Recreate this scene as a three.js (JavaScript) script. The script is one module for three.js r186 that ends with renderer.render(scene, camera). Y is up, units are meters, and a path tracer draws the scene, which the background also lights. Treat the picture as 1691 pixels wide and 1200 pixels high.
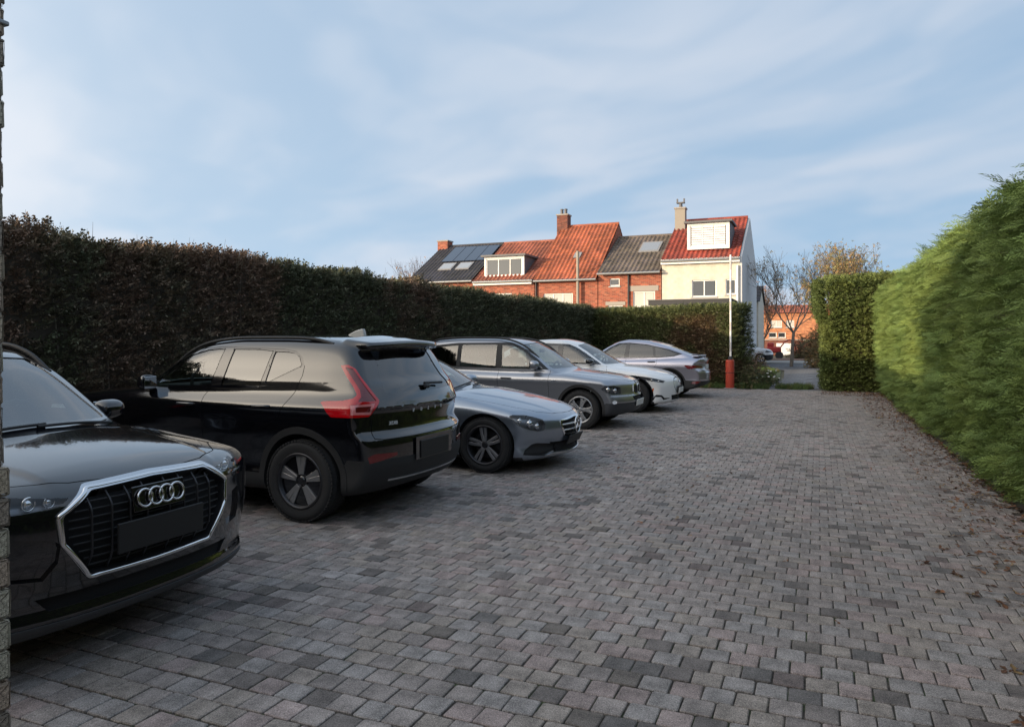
import * as THREE from 'three';
import { RoundedBoxGeometry } from 'three/addons/geometries/RoundedBoxGeometry.js';
import { mergeGeometries } from 'three/addons/utils/BufferGeometryUtils.js';
import { FontLoader } from 'three/addons/loaders/FontLoader.js';
import { TextGeometry } from 'three/addons/geometries/TextGeometry.js';

// ---------------------------------------------------------------- camera
const scene = new THREE.Scene();
const PW = 1691, PH = 1200, FOCAL = 1200, YAW = THREE.MathUtils.degToRad(22.85), HORIZON = 560, EYE = 1.6;
const camera = new THREE.PerspectiveCamera(2 * Math.atan(PH / 2 / FOCAL) * 180 / Math.PI, PW / PH, 0.05, 2000);
camera.position.set(0, EYE, 0);
camera.rotation.y = YAW;
camera.setViewOffset(PW, PH, 0, PH / 2 - HORIZON, PW, PH);
scene.add(camera);

// ---------------------------------------------------------------- small maths
function rng(seed) { let a = seed >>> 0; return () => { a = (a + 0x6D2B79F5) | 0; let t = Math.imul(a ^ (a >>> 15), 1 | a); t = (t + Math.imul(t ^ (t >>> 7), 61 | t)) ^ t; return ((t ^ (t >>> 14)) >>> 0) / 4294967296; }; }
const clamp = (v, a, b) => v < a ? a : v > b ? b : v;
const lerp = (a, b, t) => a + (b - a) * t;
const sstep = (a, b, x) => { const t = clamp((x - a) / (b - a), 0, 1); return t * t * (3 - 2 * t); };
function hash2(x, y, s) { let h = Math.imul(x, 374761393) + Math.imul(y, 668265263) + Math.imul(s, 1274126177); h = Math.imul(h ^ (h >>> 13), 1274126177); return ((h ^ (h >>> 16)) >>> 0) / 4294967296; }
function vnoise(x, y, s = 1, per = 0) {
  const xi = Math.floor(x), yi = Math.floor(y), u = x - xi, v = y - yi, a = u * u * (3 - 2 * u), b = v * v * (3 - 2 * v);
  const w = i => per ? ((i % per) + per) % per : i;
  return lerp(lerp(hash2(w(xi), w(yi), s), hash2(w(xi + 1), w(yi), s), a), lerp(hash2(w(xi), w(yi + 1), s), hash2(w(xi + 1), w(yi + 1), s), a), b);
}
function fbm(x, y, s, oct = 4, per = 0) { let r = 0, a = 0.5; for (let i = 0; i < oct; i++) { r += a * vnoise(x, y, s + i, per); x *= 2; y *= 2; per *= 2; a *= 0.5; } return r; }
const lin = (r, g, b) => new THREE.Color().setRGB(r, g, b);

// ---------------------------------------------------------------- sky (thin streaky cloud over blue air), sun low behind the left shoulder
const SUN_AZ = THREE.MathUtils.degToRad(45), SUN_EL = THREE.MathUtils.degToRad(8.2);
const sunDir = new THREE.Vector3(-Math.sin(SUN_AZ) * Math.cos(SUN_EL), Math.sin(SUN_EL), Math.cos(SUN_AZ) * Math.cos(SUN_EL));
{
  const w = 1536, h = 768, data = new Float32Array(w * h * 4);
  const d = new THREE.Vector3();
  for (let j = 0; j < h; j++) for (let i = 0; i < w; i++) {
    const el = ((j + 0.5) / h - 0.5) * Math.PI, az = ((i + 0.5) / w - 0.5) * 2 * Math.PI, k = (j * w + i) * 4;
    d.set(Math.cos(el) * Math.cos(az), Math.sin(el), Math.cos(el) * Math.sin(az));
    const y = Math.max(d.y, 0), near = Math.max(0, d.dot(sunDir));
    // clear air
    const t = Math.pow(1 - y, 3.2);
    let r = lerp(0.23, 0.285, t), g = lerp(0.335, 0.425, t), b = lerp(0.475, 0.57, t);
    // cirrus on a plane far above
    const px = d.x / (y + 0.11), pz = d.z / (y + 0.11);
    const u = px * 0.86 + pz * 0.5, v = -px * 0.5 + pz * 0.86;
    const wx = fbm(u * 0.8, v * 0.8, 31, 4) * 2.2, wz = fbm(u * 0.8 + 9, v * 0.8, 47, 4) * 2.2;
    let c = fbm(u * 0.55 + wx, v * 1.25 + wz, 5, 6) + 0.35 * (fbm(u * 1.6 + wx * 1.5, v * 4.2 + wz, 15, 5) - 0.5);
    const broad = fbm(u * 0.33 + 3, v * 0.4, 77, 3);
    c = sstep(0.36, 0.72, c * 0.75 + broad * 0.38);
    const cov = c * 0.8;
    const cl = 0.475;
    r = lerp(r, cl * 0.94, cov); g = lerp(g, cl * 1.05, cov); b = lerp(b, cl * 1.22, cov);
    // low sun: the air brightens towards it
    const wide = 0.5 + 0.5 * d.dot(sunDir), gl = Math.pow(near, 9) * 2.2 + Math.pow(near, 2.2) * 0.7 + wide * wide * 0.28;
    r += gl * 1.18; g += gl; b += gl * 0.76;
    if (d.y < 0) { const q = Math.min(1, -d.y * 6); r = lerp(r, 0.12, q); g = lerp(g, 0.11, q); b = lerp(b, 0.1, q); }
    data[k] = r; data[k + 1] = g; data[k + 2] = b; data[k + 3] = 1;
  }
  const tex = new THREE.DataTexture(data, w, h, THREE.RGBAFormat, THREE.FloatType);
  tex.mapping = THREE.EquirectangularReflectionMapping; tex.magFilter = THREE.LinearFilter; tex.minFilter = THREE.LinearFilter; tex.needsUpdate = true;
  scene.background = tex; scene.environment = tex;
}
const sun = new THREE.DirectionalLight(lin(1.0, 0.78, 0.52), 3.9);
sun.position.copy(sunDir).multiplyScalar(120); sun.castShadow = true;
sun.shadow.mapSize.set(4096, 4096);
Object.assign(sun.shadow.camera, { left: -70, right: 70, top: 40, bottom: -40, near: 1, far: 300 });
scene.add(sun); scene.add(sun.target);
const renderer = new THREE.WebGLRenderer({ antialias: true });
renderer.toneMapping = THREE.LinearToneMapping; renderer.toneMappingExposure = 1.4;
renderer.shadowMap.enabled = true;

// ---------------------------------------------------------------- scene helpers
const taken = new Map();
function numbered(name) { const n = taken.get(name) || 0; taken.set(name, n + 1); return n ? name + '_' + String(n).padStart(3, '0') : name; }
function tag(o, label, category, group) { o.userData.label = label; o.userData.category = category; if (group) o.userData.group = group; return o; }
function thing(name, label, category, [x, y, z] = [0, 0, 0], turn = 0, group) {
  const o = new THREE.Group(); o.name = numbered(name); o.position.set(x, y, z); o.rotation.y = turn; scene.add(o); return tag(o, label, category, group);
}
function obj(name, geo, mat, parent = scene) {
  const g = Array.isArray(geo) ? merge(geo) : geo, m = new THREE.Mesh(g, mat);
  m.name = parent === scene ? numbered(name) : name; m.castShadow = m.receiveShadow = true; parent.add(m); return m;
}
function struct(name, geo, mat, parent = scene) { const m = obj(name, geo, mat, parent); if (parent === scene) m.userData.kind = 'structure'; return m; }
function merge(list) {
  const gs = list.map(g => { const q = g.index ? g.toNonIndexed() : g.clone(); for (const k of Object.keys(q.attributes)) if (!['position', 'normal', 'uv'].includes(k)) q.deleteAttribute(k); if (!q.attributes.uv) q.setAttribute('uv', new THREE.BufferAttribute(new Float32Array(q.attributes.position.count * 2), 2)); return q; });
  return mergeGeometries(gs);
}
const box = (w, h, d, x = 0, y = 0, z = 0) => new THREE.BoxGeometry(w, h, d).translate(x, y, z);
const rbox = (w, h, d, r, x = 0, y = 0, z = 0, s = 2) => new RoundedBoxGeometry(w, h, d, s, Math.min(r, w / 2.01, h / 2.01, d / 2.01)).translate(x, y, z);
const span = (x0, x1, y0, y1, z0, z1) => box(Math.abs(x1 - x0), Math.abs(y1 - y0), Math.abs(z1 - z0), (x0 + x1) / 2, (y0 + y1) / 2, (z0 + z1) / 2);
const tube = (pts, r, seg = 24, rs = 8, closed = false) => new THREE.TubeGeometry(new THREE.CatmullRomCurve3(pts.map(p => new THREE.Vector3(...p)), closed, 'catmullrom', 0.5), seg, r, rs, closed);
const std = (color, roughness = 0.8, more = {}) => new THREE.MeshStandardMaterial({ color, roughness, ...more });
function metreUV(g, su = 1, sv = su) {               // box-projected uv in metres
  const q = g.index ? g.toNonIndexed() : g, p = q.attributes.position, n = q.attributes.normal, uv = new Float32Array(p.count * 2);
  for (let i = 0; i < p.count; i++) {
    const ax = Math.abs(n.getX(i)), ay = Math.abs(n.getY(i)), az = Math.abs(n.getZ(i));
    let u, v; if (ay >= ax && ay >= az) { u = p.getX(i); v = p.getZ(i); } else if (ax > az) { u = p.getZ(i); v = p.getY(i); } else { u = p.getX(i); v = p.getY(i); }
    uv[i * 2] = u * su; uv[i * 2 + 1] = v * sv;
  }
  q.setAttribute('uv', new THREE.BufferAttribute(uv, 2)); return q;
}
function dataTex(n, fn, srgb = true) {                // fn(u, v) -> [r, g, b] 0..255, tiled
  const d = new Uint8Array(n * n * 4);
  for (let j = 0; j < n; j++) for (let i = 0; i < n; i++) { const c = fn(i / n, j / n), k = (j * n + i) * 4; d[k] = clamp(c[0], 0, 255); d[k + 1] = clamp(c[1], 0, 255); d[k + 2] = clamp(c[2], 0, 255); d[k + 3] = 255; }
  const t = new THREE.DataTexture(d, n, n); t.wrapS = t.wrapT = THREE.RepeatWrapping; t.magFilter = THREE.LinearFilter; t.minFilter = THREE.LinearMipmapLinearFilter; t.generateMipmaps = true;
  if (srgb) t.colorSpace = THREE.SRGBColorSpace; t.needsUpdate = true; return t;
}
// a photo pixel gives a direction; the distance comes from the surface that it meets
function pixelRay(x, y) {
  const s = Math.sin(YAW), c = Math.cos(YAW), a = (x - PW / 2) / FOCAL, b = (HORIZON - y) / FOCAL;
  return new THREE.Vector3(c * a - s, b, -s * a - c).normalize();
}
// ================================================================ the ground
const Rg = rng(11);
const grainTex = dataTex(512, (u, v) => { const n = fbm(u * 170, v * 170, 3, 2, 170), c = fbm(u * 9, v * 9, 9, 3, 9), sp = hash2(Math.floor(u * 512), Math.floor(v * 512), 4), f = hash2(Math.floor(u * 256), Math.floor(v * 256), 14); let b = 178 + (n - 0.37) * 110 + (c - 0.45) * 78 + (sp - 0.5) * 84; if (f > 0.975) b += 70; if (f < 0.05) b -= 60; return [b, b * 0.99, b * 0.985]; });
const grainBump = dataTex(512, (u, v) => { const b = 128 + (fbm(u * 60, v * 60, 23, 4, 60) - 0.47) * 300; return [b, b, b]; }, false);
struct('earth', new THREE.PlaneGeometry(700, 700).rotateX(-Math.PI / 2).translate(0, -0.06, -120), std(lin(0.09, 0.085, 0.05), 0.95));
const PAVE = { x0: -8.35, x1: 1.72, z0: -1.4, z1: 24.35, m: 0.1425 };
{
  const G = new THREE.Group(); G.name = numbered('brick_paving'); G.userData.kind = 'structure'; scene.add(G);
  const bedT = dataTex(256, (u, v) => { const b = 60 + (fbm(u * 40, v * 40, 71, 4, 40) - 0.45) * 90, g = fbm(u * 7, v * 7, 81, 3, 7); return g > 0.56 ? [b * 0.8, b * 0.95, b * 0.6] : [b, b * 0.93, b * 0.84]; });
  struct('joint_sand', metreUV(new THREE.PlaneGeometry(PAVE.x1 - PAVE.x0 + 0.5, PAVE.z1 - PAVE.z0 + 0.1).rotateX(-Math.PI / 2).translate((PAVE.x0 + PAVE.x1) / 2 + 0.1, -0.0075, -(PAVE.z0 + PAVE.z1) / 2), 1.3), new THREE.MeshStandardMaterial({ map: bedT, roughness: 1 }), G);
  const block = (w, d, k) => {                           // a worn block: chamfered top, slightly uneven outline
    const r = rng(900 + k), pos = [], uvs = [], J = () => (r() - 0.5) * 0.004, a = w / 2, b = d / 2, c = 0.0045, ring = [[-a, -b], [a, -b], [a, b], [-a, b]].map(p => [p[0] + J(), p[1] + J()]), cut = 0.004 + 0.005 * r();
    const o = []; for (let i = 0; i < 4; i++) { const p = ring[i], q = ring[(i + 3) % 4], s = ring[(i + 1) % 4], f = (e, l) => [p[0] + (e[0] - p[0]) * l, p[1] + (e[1] - p[1]) * l]; o.push(f(q, cut / w), f(s, cut / w)); }
    const inn = o.map(p => [p[0] * (1 - 2 * c / w), p[1] * (1 - 2 * c / d)]), ou = r() * 7, ov = r() * 7;
    const P = (p, y) => { pos.push(p[0], y, p[1]); uvs.push(p[0] * 1.7 + ou, p[1] * 1.7 + ov); };
    for (let i = 1; i < 7; i++) { P(inn[0], 0.0); P(inn[i + 1], 0.0); P(inn[i], 0.0); }
    for (let i = 0; i < 8; i++) { const j = (i + 1) % 8; P(inn[i], 0); P(inn[j], 0); P(o[j], -0.0035); P(inn[i], 0); P(o[j], -0.0035); P(o[i], -0.0035); P(o[i], -0.0035); P(o[j], -0.0035); P(o[j], -0.03); P(o[i], -0.0035); P(o[j], -0.03); P(o[i], -0.03); }
    const g = new THREE.BufferGeometry(); g.setAttribute('position', new THREE.Float32BufferAttribute(pos, 3)); g.setAttribute('uv', new THREE.Float32BufferAttribute(uvs, 2)); g.computeVertexNormals(); return g;
  };
  const m = PAVE.m, variants = []; for (let k = 0; k < 10; k++) variants.push(block(m - 0.0075, m - 0.0075, k));
  const all = [], gutter = -3.46, cols = Math.round((gutter - PAVE.x0) / m), rows = Math.round((PAVE.z1 - PAVE.z0) / m);
  const tone = (x, Z) => {
    const r = Rg(), big = fbm(x * 0.9, Z * 0.9, 55, 3), wide = fbm(x * 0.25 + 5, Z * 0.25, 58, 2), fine = fbm(x * 2.6, Z * 2.6, 91, 2); let v = 0.275 + (Rg() - 0.5) * 0.045 + (big - 0.45) * 0.1 + (wide - 0.45) * 0.08, h = Rg();
    let c = [1.09, 0.975, 0.91]; if (h < 0.14) c = [1.15, 0.95, 0.89]; else if (h < 0.34) c = [1.05, 0.985, 0.945]; else if (h < 0.42) c = [1.11, 0.985, 0.875];
    if (r < 0.055 || (fine > 0.58 && r < 0.5)) v *= 0.52; else if (r < 0.12) v *= 0.74; else if (r > 0.985) v *= 1.25;
    return [v * c[0], v * c[1], v * c[2]];
  };
  for (let j = 0; j < rows; j++) {
    const Z = PAVE.z0 + (j + 0.5) * m;
    const odd = j % 2; let s0 = gutter + 0.056 + (Rg() - 0.5) * 0.004;
    if (odd) all.push([s0 + m / 4, Z, tone(s0, Z), 2]);
    for (let x = s0 + m / 2 + odd * m / 2; x < PAVE.x1 - 0.02; x += m) all.push([x, Z, tone(x, Z), 0]);
    s0 = gutter - 0.056; if (odd) all.push([s0 - m / 4, Z, tone(s0, Z), 2]);
    for (let i = 0; i < cols; i++) { const x = s0 - (i + 0.5) * m - odd * m / 2; all.push([x, Z, tone(x, Z), 0]); }
    const g = tone(0.3, Z).map(v => v * 1.05 + 0.01); all.push([gutter, Z, g, 1]);
  }
  const p = new THREE.Vector3(), light = [-3.0, 5.0];     // one pale replaced block lies near the rear of the nose-in black car
  { const t = 1.6 * FOCAL / (948 - HORIZON), lat = (547 - PW / 2) / FOCAL * t; light[0] = lat * Math.cos(YAW) - t * Math.sin(YAW); light[1] = t * Math.cos(YAW) + lat * Math.sin(YAW); }
  let best = null, bd = 1; for (const a of all) { const d = Math.hypot(a[0] - light[0], a[1] - light[1]); if (d < bd) { bd = d; best = a; } } if (best) best[2] = [0.4, 0.37, 0.36];
  const s = Math.sin(YAW), c = Math.cos(YAW), seen = a => { const d = a[1] * c - a[0] * s, l = a[0] * c + a[1] * s; if (d < 0.5) return 1e9; const x = PW / 2 + FOCAL * l / d, y = HORIZON + EYE * FOCAL / d; return x > 5 && x < PW - 5 && y < PH + 8 && y > 0 ? d : 1e9; };
  const order = all.map((a, i) => [seen(a), i]).sort((a, b) => a[0] - b[0]), near = new Set(order.slice(0, 300).map(o => o[1])), rest = all.filter((a, i) => !near.has(i));
  const base = { map: grainTex, bumpMap: grainBump, bumpScale: 0.0012, roughness: 0.86 }, mats = new Map();
  const pose = (o, gut) => { o.position.y = (Rg() - 0.5) * 0.005; o.rotation.set((Rg() - 0.5) * 0.034, (Rg() - 0.5) * 0.03 + (Math.floor(Rg() * 4)) * (gut ? 0 : Math.PI / 2), (Rg() - 0.5) * 0.034); };
  for (const i of near) { const a = all[i], key = a[2].map(v => Math.round(v * 34)).join(); if (!mats.has(key)) mats.set(key, new THREE.MeshStandardMaterial({ ...base, color: lin(...a[2].map(v => v * 1.9)) })); const q = obj('paver', variants[Math.floor(Rg() * 10)], mats.get(key), G); pose(q, a[3]); q.position.x = a[0]; q.position.z = -a[1]; if (a[3]) q.scale.set(a[3] > 1 ? 0.47 : 0.76, 1, 1); }
  const im = new THREE.InstancedMesh(variants[3], new THREE.MeshStandardMaterial({ ...base, color: 0xffffff }), rest.length), o = new THREE.Object3D(), col = new THREE.Color();
  rest.forEach((a, i) => { o.scale.set(a[3] > 1 ? 0.47 : a[3] ? 0.76 : 1, 1, 1); pose(o, a[3]); o.position.x = a[0]; o.position.z = -a[1]; o.updateMatrix(); im.setMatrixAt(i, o.matrix); im.setColorAt(i, col.setRGB(...a[2].map(v => Math.min(1, v * 1.9)))); });
  im.name = 'paver_field'; im.userData.kind = 'stuff'; im.castShadow = im.receiveShadow = true; G.add(im);
}
// ================================================================ foliage
function leafCluster(seed, { n = 12, len = 0.15, leaf = 0.035, wide = 0.55, spread = 0.5, flat = 0.3 }) {   // a twig carrying small leaves; grows along +z
  const r = rng(seed), pos = [], quad = (a, b, c, d) => pos.push(...a, ...b, ...c, ...a, ...c, ...d), v = (x, y, z) => [x, y, z];
  quad(v(-0.0015, 0, 0), v(0.0015, 0, 0), v(0.001, 0, len), v(-0.001, 0, len));
  for (let i = 0; i < n; i++) {
    const t = (i + 0.4) / n * len, side = i % 2 ? 1 : -1, a = side * (0.5 + r() * 0.8), pit = (r() - 0.5) * 2 * spread, L = leaf * (0.7 + 0.6 * r()), w = L * wide / 2;
    const d = new THREE.Vector3(Math.sin(a) * Math.cos(pit), Math.sin(pit), Math.cos(a) * Math.cos(pit)), up = new THREE.Vector3((r() - 0.5) * flat * 3, 1, (r() - 0.5) * flat * 3), s = new THREE.Vector3().crossVectors(d, up).normalize();
    const o = new THREE.Vector3(0, 0, t), m = o.clone().addScaledVector(d, L * 0.5), e = o.clone().addScaledVector(d, L);
    m.y += L * 0.06; quad(o.toArray(), m.clone().addScaledVector(s, w).toArray(), e.toArray(), m.clone().addScaledVector(s, -w).toArray());
  }
  const g = new THREE.BufferGeometry(); g.setAttribute('position', new THREE.Float32BufferAttribute(pos, 3)); g.computeVertexNormals(); return g;
}
function frond(seed, len = 0.3, n = 11) {                 // a flat feathery conifer spray, tips drooping
  const r = rng(seed), pos = [], tri = (a, b, c) => pos.push(...a, ...b, ...c), yz = z => -0.25 * z * z / len;
  const strip = (ax, az, ang, L, w, depth) => {
    const bx = ax + Math.sin(ang) * L, bz = az + Math.cos(ang) * L, nx = Math.cos(ang) * w, nz = -Math.sin(ang) * w, mx = ax + (bx - ax) * 0.45, mz = az + (bz - az) * 0.45, y0 = yz(az), y1 = yz(bz) + (r() - 0.5) * 0.03 * L / 0.1, ym = (y0 + y1) / 2 + 0.004;
    tri([ax, y0, az], [mx + nx, ym, mz + nz], [bx, y1, bz]); tri([ax, y0, az], [bx, y1, bz], [mx - nx, ym, mz - nz]);
    if (depth) for (let k = 0; k < 3; k++) for (const s of [1, -1]) strip(ax + (bx - ax) * (0.3 + k * 0.25), az + (bz - az) * (0.3 + k * 0.25), ang + s * (0.55 + r() * 0.25), L * (0.34 - k * 0.06), w * 0.7, 0);
  };
  strip(0, 0, 0, len, 0.004, 0);
  for (let i = 0; i < n; i++) { const t = 0.1 + 0.86 * i / n; strip(0, t * len, (i % 2 ? 1 : -1) * (0.75 - 0.25 * t + (r() - 0.5) * 0.25), len * (0.42 - 0.3 * t) * (0.8 + 0.4 * r()), 0.0065, i < n - 3 ? 1 : 0); }
  const g = new THREE.BufferGeometry(); g.setAttribute('position', new THREE.Float32BufferAttribute(pos, 3)); g.computeVertexNormals(); return g;
}
const leafMat = (rough = 0.75, trans = 0) => new THREE.MeshPhysicalMaterial({ color: 0xffffff, roughness: rough, side: THREE.DoubleSide, ...(trans ? { transmission: trans, thickness: 0 } : {}) });
// faces: [origin, edge u, edge v, outward]; every sprig starts inside the hedge and grows outwards
function hedge(name, label, group, { faces, core, geo, count, seed, colour, size = 1, lift = 0.25, turn = 0.9, deep = 0.16, bulge = () => 0, mat = leafMat() }) {
  const G = new THREE.Group(); G.name = numbered(name); scene.add(G); tag(G, label, 'hedge', group);
  const r = rng(seed), per = geo.length, lists = geo.map(() => []), o = new THREE.Object3D(), q = new THREE.Vector3(), dir = new THREE.Vector3(), tgt = new THREE.Vector3(), area = faces.map(f => f.u.length() * f.v.length());
  const tot = area.reduce((a, b) => a + b, 0);
  faces.forEach((f, fi) => {
    const n = Math.round(count * area[fi] / tot * (f.k || 1)), nn = f.n.clone().normalize();
    for (let i = 0; i < n; i++) {
      const a = r(), b = f.pow ? Math.pow(r(), f.pow) : r(), dp = Math.pow(r(), 1.6) * deep;
      q.copy(f.o).addScaledVector(f.u, a).addScaledVector(f.v, b).addScaledVector(nn, bulge(f, a * f.u.length(), b * f.v.length(), q) - dp - (f.inset || 0));
      dir.copy(nn).add(new THREE.Vector3((r() - 0.5) * 2 * turn, (r() - 0.5) * turn + lift, (r() - 0.5) * 2 * turn)).normalize();
      const s = size * (0.65 + 0.7 * r()) * (f.s || 1);
      o.position.copy(q); o.scale.setScalar(s); o.lookAt(tgt.copy(q).add(dir)); o.rotateZ((r() - 0.5) * (f.roll ?? 1.6)); o.updateMatrix();
      lists[Math.floor(r() * per)].push([o.matrix.clone(), colour(q, r, dp / deep, fi)]);
    }
  });
  lists.forEach((l, k) => { const im = new THREE.InstancedMesh(geo[k], mat, l.length), c = new THREE.Color(); l.forEach((e, i) => { im.setMatrixAt(i, e[0]); im.setColorAt(i, c.setRGB(...e[1])); }); im.name = 'foliage'; im.userData.kind = 'stuff'; im.castShadow = im.receiveShadow = true; G.add(im); });
  if (core) obj('woody_core', core, std(lin(0.07, 0.055, 0.04), 0.95), G);  // solid brown box added inside the foliage to stop light passing through
  return G;
}
const V3 = (x, y, z) => new THREE.Vector3(x, y, z);
const clippedGeo = [1, 2, 3].map(k => leafCluster(k * 17, { n: 14, len: 0.16, leaf: 0.04, wide: 0.5, spread: 0.7, flat: 0.5 }));
const frondGeo = [4, 5, 6].map(k => frond(k * 13));
const mix3 = (a, b, t) => [lerp(a[0], b[0], t), lerp(a[1], b[1], t), lerp(a[2], b[2], t)];
{ // left: long mixed hedge, dark green with dead brown patches
  const X = -8.35, Z0 = 2.2, Z1 = 28.2, H = 2.8;
  const col = (q, r) => { const Z = -q.z, n = fbm(Z * 0.55, q.y * 0.35, 201, 3), n2 = fbm(Z * 1.7, q.y * 1.2, 207, 3), near = sstep(12, 4, Z); let b = sstep(0.42, 0.6, n * 0.6 + n2 * 0.4 + near * 0.06); const k = 0.7 + 0.6 * r(); const g = [0.075, 0.084, 0.04], br = [0.165, 0.1, 0.065], c = mix3(g, br, clamp(b * 0.9 + (r() - 0.5) * 0.5, 0, 1)); return c.map(v => v * k); };
  const bul = (f, a, b) => (fbm(a * 0.8 + 3, b * 0.7, 221, 3) - 0.45) * 0.28;
  const top = (f, a, b) => (fbm(a * 0.9, b, 231, 3) - 0.42) * 0.34;
  const G = hedge('mixed_hedge', 'long dark clipped hedge with brown patches behind the row of cars', 'clipped hedges round the car park', { seed: 301, count: 44000, geo: clippedGeo, size: 1.05, colour: col, deep: 0.22, bulge: (f, a, b) => f.t ? top(f, a, b) : bul(f, a, b),
    faces: [{ o: V3(X, 0.02, -Z0), u: V3(0, 0, -(Z1 - Z0)), v: V3(0, H, 0), n: V3(1, 0.06, 0) }, { o: V3(X - 1.0, H - 0.03, -Z0), u: V3(0, 0, -(Z1 - Z0)), v: V3(1.0, 0, 0), n: V3(0, 1, 0), t: 1, k: 1.7 }, { o: V3(X - 1.0, H - 0.8, -Z0), u: V3(0, 0, -(Z1 - Z0)), v: V3(0, 0.8, 0), n: V3(-1, 0, 0), k: 0.8 }],
    core: [span(X - 0.85, X - 0.2, 0, H - 0.12, -Z0, -Z1 - 0.6)] });
  // bare shoots standing over the top, and pale stems that show between the leaves
  const r = rng(77), sh = []; for (let i = 0; i < 420; i++) { const z = -lerp(Z0, Z1, Math.pow(r(), 1.5)), x = X - r() * 0.9, h = 0.12 + 0.3 * r() * r() + 0.1 * (fbm(-z * 0.9, 0, 231, 3)); sh.push(new THREE.CylinderGeometry(0.0015, 0.004, h, 4).translate(0, h / 2, 0).rotateX((r() - 0.5) * 0.7).rotateZ((r() - 0.5) * 0.7).translate(x, H - 0.05, z)); }
  obj('shoots', sh, std(lin(0.1, 0.075, 0.05), 0.9), G).userData.kind = 'stuff';
  const st = []; for (let i = 0; i < 60; i++) { const z = -lerp(Z0 + 2, Z1, r()), h = 0.7 + r() * 1.4, y = r() * 1.2; st.push(new THREE.CylinderGeometry(0.006, 0.011, h, 5).rotateX((r() - 0.5) * 0.2).rotateZ((r() - 0.5) * 0.2).translate(X - 0.06 - r() * 0.08, y + h / 2, z)); }
  obj('stems', st, std(lin(0.16, 0.13, 0.1), 0.9), G).userData.kind = 'stuff';
}
{ // end of the car park
  const A = V3(-9.0, 0, -28.37), B = V3(-2.62, 0, -25.0), d = B.clone().sub(A), n = V3(-d.z, 0, d.x).normalize(); if (n.z < 0) n.negate(); const H = 2.66, e = d.clone().normalize();
  const col = (q, r) => { const n1 = fbm(q.x * 1.1, q.y * 0.9, 251, 3), k = 0.7 + 0.6 * r(), b = sstep(0.5, 0.62, n1) * sstep(-5.6, -4.4, q.x) * (1 - sstep(2.2, 2.6, q.y)); return mix3([0.085, 0.105, 0.034], [0.13, 0.07, 0.042], clamp(b * 0.8 + (r() - 0.6) * 0.4, 0, 1)).map(v => v * k); };
  const back = n.clone().multiplyScalar(-1.1);
  hedge('clipped_hedge', 'straight clipped green hedge closing the far end of the car park', 'clipped hedges round the car park', { seed: 311, count: 14000, geo: clippedGeo, size: 1.15, colour: col, deep: 0.2, bulge: (f, a, b) => (fbm(a * 0.9, b * 0.8, 261, 3) - 0.45) * 0.16,
    faces: [{ o: A.clone(), u: d, v: V3(0, H, 0), n }, { o: A.clone().setY(H), u: d, v: back, n: V3(0, 1, 0) }, { o: B.clone(), u: back, v: V3(0, H, 0), n: e }],
    core: [new THREE.BoxGeometry(d.length() - 0.3, H - 0.12, 0.8).rotateY(Math.atan2(-d.z, d.x)).translate((A.x + B.x) / 2 + back.x / 2, H / 2 - 0.1, (A.z + B.z) / 2 + back.z / 2)] });
}
{ // right: feathery conifer hedge along the drive
  const X = 1.78, Z0 = -3.5, Z1 = 24.2, H = 2.98;
  const col = (q, r, dp) => { const k = 0.75 + 0.5 * r(), n = fbm(-q.z * 1.1, q.y * 1.3, 271, 3); return mix3([0.115, 0.18, 0.045], [0.185, 0.25, 0.06], clamp((n - 0.3) * 2, 0, 1)).map(v => v * k); };
  const bul = (f, a, b) => (fbm(a * 0.7, b * 0.9, 281, 3) - 0.45) * 0.36 + (fbm(a * 2.2, b * 5.5, 283, 2) - 0.4) * 0.3 + (f.t ? 0 : 0.16 * sstep(0, 0.5, b) - 0.1);
  const rag = (f, a, b) => (fbm(a * 0.9, b * 0.6, 287, 4) - 0.4) * 0.95 - 0.05;
  hedge('conifer_hedge', 'tall feathery bright green conifer hedge along the brick drive', 'conifer hedges beside the drive', { seed: 321, count: 26000, geo: frondGeo, size: 0.78, colour: col, deep: 0.3, lift: 0.08, turn: 1.0, mat: leafMat(0.7), bulge: (f, a, b) => f.t ? rag(f, a, b) : bul(f, a, b),
    faces: [{ o: V3(X, 0.03, -Z0), u: V3(0, 0, -(Z1 - Z0)), v: V3(0, H, 0), n: V3(-1, 0, 0), roll: 2.8 }, { o: V3(X + 0.05, H - 0.1, -Z0), u: V3(0, 0, -(Z1 - Z0)), v: V3(1.2, 0, 0), n: V3(-0.25, 1, 0.1), t: 1, k: 1.1, s: 1.35 }],
    core: [span(X + 0.22, X + 1.4, 0, H - 0.35, -Z0, -Z1)] });
}
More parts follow.
